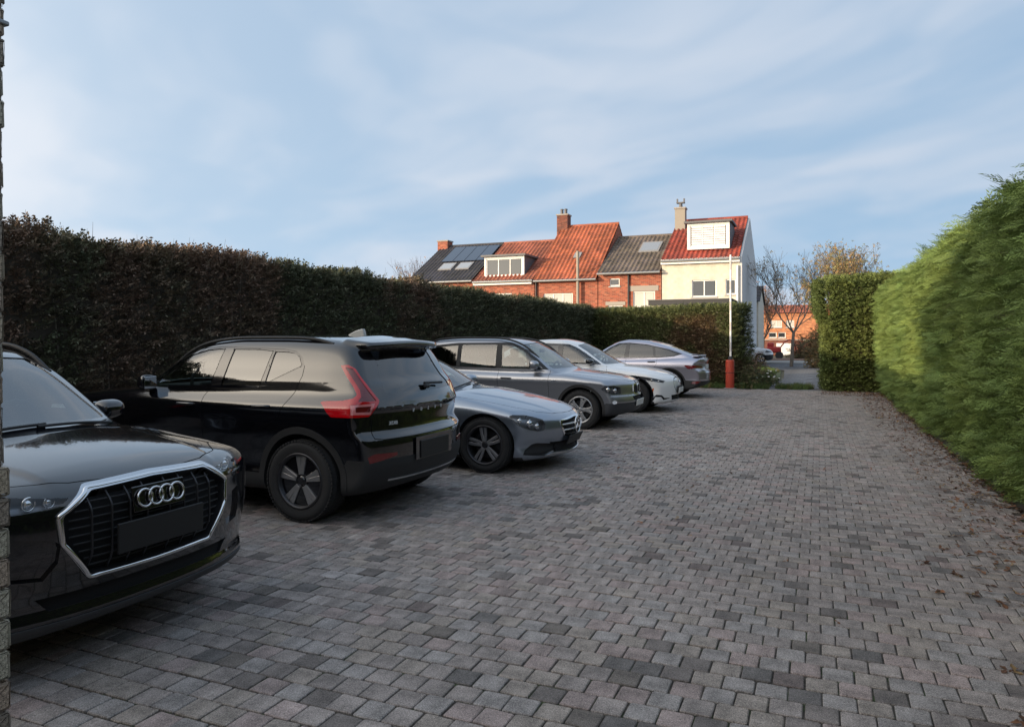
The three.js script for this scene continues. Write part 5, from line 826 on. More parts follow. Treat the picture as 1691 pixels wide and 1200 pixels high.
function grilleSuv() {
  const S = { L: 4.484, W: 1.855, H: 1.62, cell: 0.022, gfloor: 0.98, mid: 2.6,
    plan: [[0, 0.86], [0.3, 0.905], [0.9, 0.925], [2.2, 0.915], [3.5, 0.925], [4.0, 0.9], [4.5, 0.84]],
    sec: [[0.15, 0.15], [0.25, 0.07], [0.34, 0.04], [0.5, 0.045], [0.65, 0.02], [0.8, 0], [0.9, 0.004], [0.98, 0.04], [1.06, 0.1], [1.15, 0.17]],
    top: [[0, 0.87], [0.1, 0.915], [0.4, 0.985], [0.8, 1.035], [1.2, 1.07], [1.8, 1.07], [3.0, 1.1], [3.8, 1.13], [4.5, 1.1]],
    nose: [[0.15, 0.16], [0.24, 0.06], [0.3, 0.035], [0.36, 0.05], [0.45, 0.03], [0.62, 0], [0.78, 0.005], [0.86, 0.03], [0.92, 0.1], [1.0, 0.25]],
    tail: [[0.2, 0.2], [0.4, 0.03], [0.6, 0], [0.8, 0.06], [1.1, 0.12], [1.2, 0.16]], bot: [[0, 0.25], [0.3, 0.21], [4.0, 0.24], [4.5, 0.34]],
    roof: [[0.85, 0.96], [1.1, 1.1], [1.66, 1.44], [1.95, 1.545], [2.4, 1.59], [3.0, 1.59], [3.5, 1.56], [3.95, 1.49], [4.1, 1.4], [4.3, 1.12], [4.34, 1.0]],
    gplan: [[0.9, 0.72], [1.3, 0.8], [2.0, 0.835], [3.2, 0.83], [3.8, 0.8], [4.35, 0.7]], tum: [[0.98, 0], [1.08, 0.004], [1.3, 0.07], [1.45, 0.13], [1.55, 0.19], [1.62, 0.26]],
    hoodCrown: 0.085, roofCrown: 0.03, noseSweep: 0.27, wsSweep: 0.2, kTop: 0.05, kNose: 0.05, kBelt: 0.04,
    more(d, t, y, a) { return d - 0.012 * (1 - sstep(0.44 + 0.1 * t, 0.5 + 0.1 * t, a)) * sstep(0.05, 0.3, t) * (1 - sstep(0.9, 1.15, t)) * sstep(0.8, 0.9, y); } };
  const car = new Car(S, { name: 'black_suv', label: 'black suv with a chrome framed octagonal grille and four ring badge, beside the brick pier', group: GROUP, at: [-5.41, 0, -2.78], turn: 0 });
  const R = 0.35, ax = [0.87, 3.55], paint = paintOf(0.0035, 0.004, 0.0065, 0, 0.1), L2 = car.L / 2;
  const z4 = (a, b) => [60 + a / 4.974, 720 + b / 4.974], z1 = (a, b) => [a / 2.307, 520 + b / 2.307];
  car.wells(ax, 0.4, R);
  glaze(car, { belt: 1.08, panes: [[[1.62, 1.1], [2.42, 1.1], [2.42, 1.47], [2.15, 1.46], [1.95, 1.37]], [[2.52, 1.1], [3.3, 1.11], [3.3, 1.46], [2.52, 1.47]], [[3.36, 1.11], [3.8, 1.2], [3.6, 1.42], [3.36, 1.46]]], dlo: [[1.52, 1.08], [3.4, 1.09], [3.87, 1.2], [3.66, 1.45], [3.3, 1.49], [2.4, 1.5], [2.1, 1.48], [1.85, 1.36]], glass: [CM.glass, CM.tint, CM.tint],
    ws: [[0, 1.1], [0.7, 1.075], [0.55, 1.47], [0, 1.5]], rw: [[0, 1.15], [0.58, 1.15], [0.5, 1.42], [0, 1.44]] });
  // grille: recessed mesh, chrome frame round it
  const inner = mirrorPoly([[0, 0.472], [0.358, 0.478], [0.482, 0.655], [0.492, 0.776], [0.348, 0.868], [0, 0.879]]), outer = mirrorPoly([[0, 0.455], [0.37, 0.46], [0.505, 0.65], [0.52, 0.785], [0.365, 0.897], [0, 0.908]]);
  const gr = car.cut('grille', 'front', rounded(inner, 0.012, 2), CM.gap, { off: -0.045, cond: frontC })[0];
  car.cut('grille_frame', 'front', rounded(outer, 0.016, 2), CM.satin, { off: 0.012, cond: frontC, parent: gr });
  { const fr = mirrorPoly([[0, 0.894], [0.356, 0.884], [0.507, 0.781], [0.494, 0.653], [0.364, 0.469], [0, 0.463]]), pts = []; fr.forEach((p, i) => { const q = fr[(i + 1) % fr.length]; for (let k = 0; k < 6; k++) { const zz = lerp(p[0], q[0], k / 6), y = lerp(p[1], q[1], k / 6); pts.push([L2 - car.noseT(y, zz) + 0.008, y, zz]); } }); obj('frame_rim', tube(pts, 0.0125, 260, 8, true), CM.chrome, gr); }
  for (let i = -4; i <= 4; i++) { if (!i) continue; const z = i * 0.098 - Math.sign(i) * 0.03, pts = []; const top = Math.abs(z) < 0.335 ? 0.865 : lerp(0.858, 0.765, (Math.abs(z) - 0.335) / 0.127), bot = Math.abs(z) < 0.345 ? 0.487 : lerp(0.492, 0.66, (Math.abs(z) - 0.345) / 0.11); for (let k = 0; k <= 6; k++) { const y = lerp(bot, top, k / 6); pts.push([L2 - car.noseT(y, z) - 0.004 - 0.02 * (k === 0 || k === 6), y, z]); } obj('grille_bar', tube(pts, 0.0058, 14, 6), CM.darkmetal, gr); }
  for (let k = 0; k < 9; k++) { const y = 0.52 + k * 0.038, hw = y > 0.66 ? lerp(0.455, 0.335, clamp((y - 0.765) / 0.093, 0, 1)) : lerp(0.345, 0.455, (y - 0.492) / 0.168); const pts = []; for (let i = -6; i <= 6; i++) { const z = hw * i / 6; pts.push([L2 - car.noseT(y, z) - 0.018, y, z]); } obj('grille_slat', tube(pts, 0.0048, 24, 6), CM.plastic, gr); }
  // lamps
  headlamp(car, 'fc', car.px([[14, 822], [113, 822], [104, 831], [70, 843], [30, 851], [13, 853]], 'fc').map(p => p), (t, y, z, nx) => t < 0.9 && z > 0.42 && y > 0.65, [[40, 836, 0.026], [75, 832, 0.022]]);
  car.cut('air_intake', 'fc', car.px([[17, 893], [88, 893], [100, 900], [95, 930], [70, 960], [17, 965]], 'fc'), CM.gloss, { off: -0.02, cond: (t, y, z, nx) => t < 0.8 && z > 0.4 && y < 0.7 });
  car.cut('lower_intake', 'front', mirrorPoly([[0, 0.345], [0.52, 0.345], [0.58, 0.41], [0, 0.415]]), CM.gap, { off: -0.02, cond: frontC });
  car.cut('front_lip', 'side', [[-0.3, 0.1], [0.55, 0.1], [0.55, 0.275], [-0.3, 0.3]], std(lin(0.05, 0.052, 0.056), 0.5), { off: 0.006, sides: 0, cond: (t, y, z, nx) => t < 0.6 });
  for (const ta of ax) car.cut('wheel_arch_trim', 'side', archPoly(ta, R, 0.455), CM.plastic, { off: 0.006, cond: (t, y, z) => z > 0.6 });
  car.cut('sill_trim', 'side', [[0.5, 0], [4.8, 0], [4.8, 0.4], [0.5, 0.36]], CM.plastic, { off: 0.004, sides: 0 });
  car.cut('tail_light', 'rc', [[2.3, 0.85], [2.7, 0.85], [2.7, 1.0], [2.25, 1.02]], CM.red, { off: 0.003, cond: (t, y, z) => t > 3.9 && z > 0.35 });
  doors(car, paint, [[[1.45, 1.07], [1.33, 0.9], [1.33, 0.4]], [[2.46, 1.08], [2.42, 0.4]], [[3.6, 1.09], [3.45, 0.95], [3.1, 0.75], [3.0, 0.4]], [[1.33, 0.4], [3.0, 0.4]]], [[[1.33, 0.4], [2.42, 0.4], [2.46, 1.08], [1.45, 1.07], [1.33, 0.9]], [[2.42, 0.4], [3.0, 0.4], [3.1, 0.75], [3.45, 0.95], [3.6, 1.09], [2.46, 1.08]]], [[2.22, 0.96], [3.2, 0.98]]);
  // bonnet seam
  const hc = (t, y, z, nx, ny) => ny > 0.3 && y > 0.8 && t < 1.4;
  for (const s of [1, -1]) car.gap('top', [[0.14, 0.4], [0.24, 0.6], [0.42, 0.73], [0.8, 0.8], [1.25, 0.82]].map(p => [p[0], p[1] * s]), 0.006, 0, hc);
  car.gap('top', [[0.14, 0.4], [0.1, 0.2], [0.095, 0], [0.1, -0.2], [0.14, -0.4]], 0.006, 0, hc);
  const hood = car.cut('bonnet', 'top', [[0.095, 0], [0.1, 0.2], [0.14, 0.4], [0.24, 0.6], [0.42, 0.73], [0.8, 0.8], [1.25, 0.82], [1.25, -0.82], [0.8, -0.8], [0.42, -0.73], [0.24, -0.6], [0.14, -0.4], [0.1, -0.2]], paint, { sides: 0, cond: hc });
  car.done(paint, 1.06, [0.95, 4.2]);
  const ring = i => onNose(car, new THREE.TorusGeometry(0.0435, 0.0058, 12, 48), 0.795, (i - 1.5) * 0.0655, 0.02); obj('ring_badge', [0, 1, 2, 3].map(ring), CM.chrome, car.root);
  obj('badge_panel', [onNose(car, rbox(0.32, 0.13, 0.012, 0.02), 0.792, 0, 0.002)], CM.gloss, car.root);
  obj('number_plate', [onNose(car, rbox(0.53, 0.15, 0.016, 0.006), 0.625, 0, 0.022)], CM.plate, car.root);
  for (const [z0, z1, t] of [[0.55, -0.12, 1.03], [-0.05, -0.6, 1.03]]) obj('windscreen_wiper', tube([0, 1, 2, 3, 4].map(k => { const z = lerp(z0, z1, k / 4), tt = t + 0.03 * (k / 4) + 0.2 * z * z; return [L2 - tt, car.topY(tt, z) + 0.014, z]; }), 0.009, 16, 6), CM.plastic, car.root);
  rails(car, 0.62, 1.75, 3.9, CM.plastic, 0.016, 0.04);
  sideMirror(car, { t: 1.55, y: 1.1, out: 0.2, w: 0.2, h: 0.14, d: 0.14, cap: paint });
  putWheels(car, makeWheel({ R, w: 0.23, rim: 0.235, face: CM.silver, style: { n: 5, a0: 0.3, spokes: [{ a0: -0.1, a1: -0.2, w0: 0.03, w1: 0.04 }, { a0: 0.1, a1: 0.2, w0: 0.03, w1: 0.04 }] } }), ax, R, 0.795);
  cabin(car, { belt: 1.06, dashT: 1.5, seatT: 2.4, rearT: 3.25, t1: 4.0, roof: 1.36, w: 0.66 });
  return car;
}

function greySaloon() {
  const S = { L: 4.92, W: 1.86, H: 1.47, cell: 0.024, gfloor: 0.86, mid: 2.9,
    plan: [[0, 0.84], [0.3, 0.9], [0.85, 0.925], [2.2, 0.92], [4.0, 0.925], [4.6, 0.9], [4.95, 0.84]],
    sec: [[0.1, 0.14], [0.2, 0.06], [0.3, 0.04], [0.45, 0.035], [0.58, 0.012], [0.68, 0], [0.76, 0.008], [0.84, 0.045], [0.92, 0.1], [1.0, 0.16]],
    top: [[0, 0.63], [0.1, 0.69], [0.3, 0.765], [0.6, 0.84], [1.0, 0.915], [1.4, 0.965], [2.2, 0.97], [3.4, 1.0], [4.3, 1.03], [4.95, 1.0]],
    nose: [[0.1, 0.2], [0.18, 0.07], [0.24, 0.045], [0.32, 0.06], [0.42, 0.02], [0.52, 0], [0.6, 0.012], [0.68, 0.05], [0.76, 0.16]],
    tail: [[0.15, 0.2], [0.4, 0.02], [0.6, 0], [0.8, 0.04], [1.0, 0.1]], bot: [[0, 0.17], [0.4, 0.15], [4.4, 0.18], [4.95, 0.3]],
    roof: [[1.15, 0.86], [1.45, 0.98], [2.1, 1.31], [2.4, 1.41], [2.8, 1.455], [3.3, 1.43], [3.8, 1.31], [4.3, 1.1], [4.5, 0.98]],
    gplan: [[1.1, 0.7], [1.6, 0.78], [2.3, 0.82], [3.3, 0.82], [4.0, 0.76], [4.5, 0.66]], tum: [[0.86, 0], [0.96, 0.005], [1.15, 0.08], [1.3, 0.15], [1.4, 0.22], [1.47, 0.3]],
    hoodCrown: 0.1, roofCrown: 0.03, noseSweep: 0.42, tailSweep: 0.3, wsSweep: 0.22, kTop: 0.09, kNose: 0.07, kBelt: 0.04, sweepPow: 2.2,
    more(d, t, y, a) { return d - 0.01 * (1 - sstep(0.3 + 0.17 * t, 0.36 + 0.17 * t, a)) * sstep(0.1, 0.4, t) * (1 - sstep(1.1, 1.4, t)) * sstep(0.6, 0.7, y); } };
  const car = new Car(S, { name: 'grey_saloon', label: 'blue grey saloon with a slatted chrome grille and large star emblem', group: GROUP, at: [-2.82 - 2.46, 0, -8.78], turn: 0 });
  const R = 0.335, ax = [0.86, 3.8], paint = paintOf(0.29, 0.335, 0.4, 0.85, 0.3), L2 = car.L / 2, z = (a, b) => [720 + a / 5.454, 580 + b / 5.454], FC = l => car.px(l.map(p => z(...p)), 'fc');
  car.wells(ax, 0.38, R);
  glaze(car, { belt: 0.96, panes: [[[1.95, 0.98], [2.75, 0.98], [2.78, 1.33], [2.55, 1.31], [2.3, 1.2]], [[2.85, 0.98], [3.6, 1.0], [3.75, 1.1], [3.5, 1.26], [3.2, 1.33], [2.86, 1.34]]], dlo: [[1.85, 0.96], [3.65, 0.98], [3.9, 1.08], [3.55, 1.28], [3.2, 1.365], [2.6, 1.36], [2.25, 1.23]], glass: [CM.glass, CM.tint],
    ws: [[0, 0.99], [0.68, 0.965], [0.53, 1.34], [0, 1.385]], rw: [[0, 1.06], [0.56, 1.05], [0.45, 1.28], [0, 1.32]] });
  const gr = car.cut('grille', 'front', rounded(mirrorPoly([[0, 0.435], [0.3, 0.44], [0.37, 0.53], [0.375, 0.6], [0, 0.625]]), 0.03), CM.gap, { off: -0.04, cond: frontC })[0];
  car.cut('grille_frame', 'front', rounded(mirrorPoly([[0, 0.415], [0.315, 0.42], [0.392, 0.52], [0.4, 0.615], [0, 0.645]]), 0.03), CM.chrome, { off: 0.008, cond: frontC, parent: gr });
  for (const [y, hw] of [[0.487, 0.33], [0.557, 0.365]]) { const pts = []; for (let i = -8; i <= 8; i++) { const zz = hw * i / 8; pts.push([L2 - car.noseT(y, zz) - 0.006, y, zz]); } const g = tube(pts, 0.011, 32, 8); g.scale(1, 1.0, 1); obj('grille_bar', g, CM.chrome, gr); }
  for (let i = 0; i < 12; i++) { const y = 0.45 + i * 0.014; const pts = [-0.3, -0.15, 0, 0.15, 0.3].map(zz => [L2 - car.noseT(y, zz) - 0.03, y, zz]); obj('grille_slat', tube(pts, 0.0022, 8, 5), CM.darkmetal, gr); }
  headlamp(car, 'fc', rounded(FC([[655, 585], [690, 572], [800, 574], [880, 590], [962, 615], [985, 660], [975, 712], [930, 725], [860, 712], [760, 682], [700, 645]]), 0.01, 2), (t, y, zz) => t < 1 && zz > 0.35 && y > 0.45, [[855, 655, 0.044], [922, 678, 0.036], [765, 630, 0.03]].map(([a, b, r]) => [...z(a, b), r]));
  car.cut('air_intake', 'fc', FC([[782, 935], [800, 890], [860, 838], [905, 826], [1000, 826], [1075, 832], [1075, 880], [1020, 905], [960, 942]]), CM.plastic, { off: -0.03, cond: (t, y, zz) => t < 0.8 && y < 0.6 });
  car.cut('lower_intake', 'front', mirrorPoly([[0, 0.225], [0.46, 0.235], [0.52, 0.36], [0, 0.345]]), CM.gap, { off: -0.03, cond: frontC });
  car.cut('front_lip', 'front', mirrorPoly([[0, 0.19], [0.62, 0.205], [0.5, 0.232], [0, 0.224]]), CM.satin, { off: 0.014, cond: frontC });
  car.cut('sill_trim', 'side', [[0.4, 0], [4.6, 0], [4.6, 0.2], [0.4, 0.2]], CM.plastic, { off: 0.003, sides: 0 });
  car.cut('tail_light', 'rc', [[2.55, 0.78], [3.2, 0.78], [3.2, 0.93], [2.5, 0.95]], CM.red, { off: 0.003, cond: (t, y, zz) => t > 4.3 && zz > 0.35 });
  doors(car, paint, [[[1.75, 0.96], [1.52, 0.85], [1.45, 0.6], [1.5, 0.27]], [[2.8, 0.97], [2.75, 0.27]], [[3.8, 1.0], [3.6, 0.8], [3.42, 0.5], [3.35, 0.27]], [[1.5, 0.27], [3.35, 0.27]]], [[[1.5, 0.27], [2.75, 0.27], [2.8, 0.97], [1.75, 0.96], [1.52, 0.85], [1.45, 0.6]], [[2.75, 0.27], [3.35, 0.27], [3.42, 0.5], [3.6, 0.8], [3.8, 1.0], [2.8, 0.97]]], [[2.55, 0.82], [3.5, 0.85]]);
  const hc = (t, y, zz, nx, ny) => ny > 0.25 && y > 0.6 && t < 1.6;
  const hl = [[0.1, 0], [0.115, 0.2], [0.17, 0.42], [0.3, 0.6], [0.55, 0.7], [1.0, 0.76], [1.45, 0.79]];
  for (const s of [1, -1]) car.gap('top', hl.map(p => [p[0], p[1] * s]), 0.006, 0, hc);
  car.cut('bonnet', 'top', [...hl, ...hl.slice(1).reverse().map(p => [p[0], -p[1]])], paint, { sides: 0, cond: hc });
  car.done(paint, 0.95, [1.2, 4.3]);
  const star = []; for (let i = 0; i < 3; i++) { const s = new THREE.Shape(); s.moveTo(-0.013, 0); s.lineTo(0, 0.093); s.lineTo(0.013, 0); s.closePath(); star.push(extr(s, 0.006, 0.002).rotateZ(i * 2 * Math.PI / 3)); }
  star.push(new THREE.TorusGeometry(0.097, 0.009, 10, 48)); obj('star_emblem', star.map(g => onNose(car, g, 0.53, 0, 0.02)), CM.chrome, car.root);
  obj('number_plate', [onNose(car, rbox(0.52, 0.12, 0.014, 0.006), 0.36, 0, 0.03)], CM.plate, car.root);
  for (const [z0, z1] of [[0.6, -0.1], [0.05, -0.55]]) obj('windscreen_wiper', tube([0, 1, 2, 3, 4].map(k => { const zz = lerp(z0, z1, k / 4), tt = 1.42 + 0.25 * zz * zz + 0.1 * (k / 4); return [L2 - tt, car.topY(tt, zz) + 0.014, zz]; }), 0.01, 16, 6), CM.plastic, car.root);
  sideMirror(car, { t: 1.92, y: 1.02, out: 0.2, w: 0.2, h: 0.13, d: 0.14, cap: paint });
  putWheels(car, makeWheel({ R, w: 0.235, rim: 0.232, face: std(lin(0.4, 0.4, 0.42), 0.34, { metalness: 0.85 }), style: { n: 5, a0: 1.7, lipMat: CM.darkmetal, spokes: [{ r0: 0.045, a0: -0.24, a1: -0.13, w0: 0.024, w1: 0.03 }, { r0: 0.045, a0: 0.24, a1: 0.13, w0: 0.024, w1: 0.03 }, { r0: 0.1, r1: 0.99, a0: 0, a1: 0, w0: 0.05, w1: 0.04, fill: true, back: 0.018 }] } }), ax, R, 0.8);
  cabin(car, { belt: 0.95, dashT: 1.75, seatT: 2.65, rearT: 3.5, t1: 4.1, roof: 1.24, w: 0.64, floor: 0.3 });
  return car;
}

function greyEstateSuv() {
  const S = { L: 4.57, W: 1.855, H: 1.67, cell: 0.028, gfloor: 0.95, mid: 2.7,
    plan: [[0, 0.83], [0.3, 0.89], [0.87, 0.922], [2.2, 0.915], [3.6, 0.922], [4.2, 0.9], [4.6, 0.84]],
    sec: [[0.15, 0.14], [0.25, 0.07], [0.36, 0.045], [0.5, 0.04], [0.7, 0.02], [0.84, 0], [0.9, 0.008], [0.98, 0.045], [1.05, 0.09], [1.15, 0.15]],
    top: [[0, 0.8], [0.12, 0.86], [0.4, 0.935], [0.8, 0.99], [1.25, 1.035], [2, 1.04], [3.2, 1.07], [4.0, 1.1], [4.6, 1.08]],
    nose: [[0.2, 0.2], [0.3, 0.06], [0.4, 0.015], [0.5, 0], [0.58, 0.02], [0.62, 0.04], [0.76, 0.055], [0.84, 0.09], [0.92, 0.2]],
    tail: [[0.2, 0.2], [0.4, 0.02], [0.6, 0], [0.7, 0.06], [1.0, 0.09], [1.1, 0.11]], bot: [[0, 0.3], [0.4, 0.24], [4.1, 0.26], [4.6, 0.38]],
    roof: [[0.95, 0.95], [1.25, 1.08], [1.9, 1.47], [2.15, 1.57], [2.6, 1.625], [3.3, 1.63], [3.9, 1.6], [4.2, 1.54], [4.3, 1.45], [4.45, 1.12], [4.48, 1.0]],
    gplan: [[1.0, 0.72], [1.5, 0.8], [2.2, 0.83], [3.4, 0.83], [4.0, 0.8], [4.5, 0.72]], tum: [[0.95, 0], [1.05, 0.004], [1.3, 0.06], [1.48, 0.115], [1.58, 0.17], [1.66, 0.24]],
    hoodCrown: 0.09, roofCrown: 0.03, noseSweep: 0.36, wsSweep: 0.18, rwSweep: 0.06, kTop: 0.08, kNose: 0.06, sweepPow: 2.3,
    more(d, t, y, a) { return d - 0.012 * (1 - sstep(0.22 + 0.24 * t, 0.3 + 0.24 * t, a)) * sstep(0.1, 0.35, t) * (1 - sstep(1.0, 1.25, t)) * sstep(0.75, 0.86, y); } };
  const car = new Car(S, { name: 'grey_suv', label: 'grey boxy older suv with silver wheels and twin kidney grille', group: GROUP, at: [-3.03 - 2.285, 0, -13.26], turn: 0 });
  const R = 0.348, ax = [0.87, 3.665], paint = paintOf(0.31, 0.325, 0.36, 0.85, 0.3), L2 = car.L / 2, z = (a, b) => [860 + a / 7.5, 560 + b / 7.5], FC = l => car.px(l.map(p => z(...p)), 'fc');
  car.wells(ax, 0.4, R);
  glaze(car, { belt: 1.04, panes: [[[1.6, 1.07], [2.42, 1.07], [2.46, 1.5], [2.25, 1.5], [2.03, 1.4]], [[2.55, 1.07], [3.3, 1.09], [3.3, 1.5], [2.56, 1.51]], [[3.38, 1.09], [4.05, 1.14], [3.95, 1.44], [3.38, 1.49]]], dlo: [[1.5, 1.045], [3.4, 1.07], [4.14, 1.12], [4.02, 1.47], [3.4, 1.53], [2.3, 1.54], [1.98, 1.42]], glass: [CM.glass, CM.glass, CM.tint], surround: CM.plastic,
    ws: [[0, 1.08], [0.7, 1.06], [0.55, 1.5], [0, 1.54]], rw: [[0, 1.12], [0.6, 1.12], [0.54, 1.46], [0, 1.48]] });
  for (const s of [1, -1]) {
    const kp = [[0.02, 0.615], [0.19, 0.615], [0.235, 0.65], [0.225, 0.745], [0.19, 0.765], [0.03, 0.765]].map(p => [p[0] * s, p[1]]), gr = car.cut('grille', 'front', rounded(kp, 0.02), CM.gap, { off: -0.03, cond: frontC })[0];
    car.cut('grille_frame', 'front', rounded(kp.map(p => [(p[0] * s < 0.1 ? 0.005 : Math.abs(p[0]) + 0.016) * s, p[1] + (p[1] < 0.7 ? -0.016 : 0.016)]), 0.025), CM.chrome, { off: 0.01, cond: frontC, parent: gr });
    for (let i = 0; i < 7; i++) obj('grille_bar', tube([0.625, 0.69, 0.755].map(y => { const zz = s * (0.042 + i * 0.028); return [L2 - car.noseT(y, zz) - 0.004, y, zz]; }), 0.005, 6, 6), CM.darkmetal, gr);
  }
  headlamp(car, 'fc', rounded(FC([[992, 620], [1040, 578], [1160, 578], [1235, 600], [1240, 678], [1130, 685], [1062, 665]]), 0.012, 2), (t, y, zz) => t < 1 && zz > 0.25 && y > 0.5, [[1095, 625, 0.045], [1180, 640, 0.045]].map(([a, b, r]) => [...z(a, b), r]));
  car.cut('fog_light', 'fc', rounded(FC([[1135, 770], [1160, 755], [1190, 760], [1195, 795], [1160, 805], [1138, 798]]), 0.02), CM.lampwhite, { off: -0.01, cond: (t, y) => t < 0.8 && y < 0.7 });
  car.cut('lower_intake', 'front', mirrorPoly([[0, 0.5], [0.3, 0.505], [0.34, 0.575], [0, 0.585]]), CM.gap, { off: -0.03, cond: frontC });
  for (const ta of ax) car.cut('wheel_arch_trim', 'side', archPoly(ta, R, 0.452), CM.plastic, { off: 0.008, cond: (t, y, zz) => zz > 0.6 });
  car.cut('lower_bumper', 'side', [[-0.3, 0], [4.9, 0], [4.9, 0.5], [4.0, 0.42], [0.5, 0.42], [0.4, 0.47], [-0.3, 0.47]], std(lin(0.03, 0.033, 0.04), 0.5), { off: 0.004, sides: 0 });
  car.cut('tail_light', 'rc', [[2.4, 0.9], [2.95, 0.9], [2.95, 1.08], [2.35, 1.08]], CM.red, { off: 0.003, cond: (t, y, zz) => t > 4.0 && zz > 0.4 });
  doors(car, paint, [[[1.47, 1.03], [1.46, 0.42]], [[2.48, 1.05], [2.46, 0.42]], [[3.5, 1.08], [3.4, 0.85], [3.2, 0.6], [3.15, 0.42]], [[1.46, 0.42], [3.15, 0.42]]], [[[1.46, 0.42], [2.46, 0.42], [2.48, 1.05], [1.47, 1.03]], [[2.46, 0.42], [3.15, 0.42], [3.2, 0.6], [3.4, 0.85], [3.5, 1.08], [2.48, 1.05]]], [[2.3, 0.88], [3.25, 0.9]], CM.darkmetal);
  const hc = (t, y, zz, nx, ny) => ny > 0.25 && y > 0.72 && t < 1.4, hl = [[0.1, 0], [0.12, 0.24], [0.2, 0.42], [0.35, 0.6], [0.6, 0.7], [1.25, 0.8]];
  for (const s of [1, -1]) car.gap('top', hl.map(p => [p[0], p[1] * s]), 0.007, 0, hc);
  car.cut('bonnet', 'top', [...hl, ...hl.slice(1).reverse().map(p => [p[0], -p[1]])], paint, { sides: 0, cond: hc });
  car.done(paint, 1.02, [1.0, 4.4]);
  const round = s => onNose(car, new THREE.CylinderGeometry(0.036, 0.036, 0.008, 28).rotateX(Math.PI / 2), 0.83, 0, 0.004);
  const bt = dataTex(64, (u, v) => { const x = u * 2 - 1, y = v * 2 - 1, r = Math.hypot(x, y); return r > 0.94 ? [200, 202, 205] : r > 0.6 ? [14, 14, 16] : (x * y > 0 ? [225, 228, 232] : [70, 120, 185]); });
  obj('round_badge', [round()], new THREE.MeshStandardMaterial({ map: bt, roughness: 0.25 }), car.root);
  obj('number_plate', [onNose(car, rbox(0.52, 0.115, 0.014, 0.006), 0.455, 0, 0.012)], CM.plateWhite, car.root);
  obj('fender_badge', [rbox(0.07, 0.018, 0.006, 0.003, L2 - 1.36, 0.86, car.sideZ(1.36, 0.86) + 0.002)], CM.chrome, car.root);
  rails(car, 0.63, 1.75, 4.1, CM.plastic, 0.018, 0.05);
  sideMirror(car, { t: 1.76, y: 1.13, out: 0.2, w: 0.19, h: 0.17, d: 0.15, cap: paint });
  putWheels(car, makeWheel({ R, w: 0.235, rim: 0.232, face: CM.silver, style: { n: 5, a0: 1.25, capMat: CM.silver, hubMat: CM.silver, spokes: [{ r0: 0.045, a0: 0, a1: -0.2, w0: 0.04, w1: 0.045 }, { r0: 0.045, a0: 0, a1: 0.2, w0: 0.04, w1: 0.045 }] } }), ax, R, 0.795);
  cabin(car, { belt: 1.03, dashT: 1.5, seatT: 2.42, rearT: 3.3, t1: 4.2, roof: 1.38, w: 0.66, seatMat: CM.seatPale });
  return car;
}

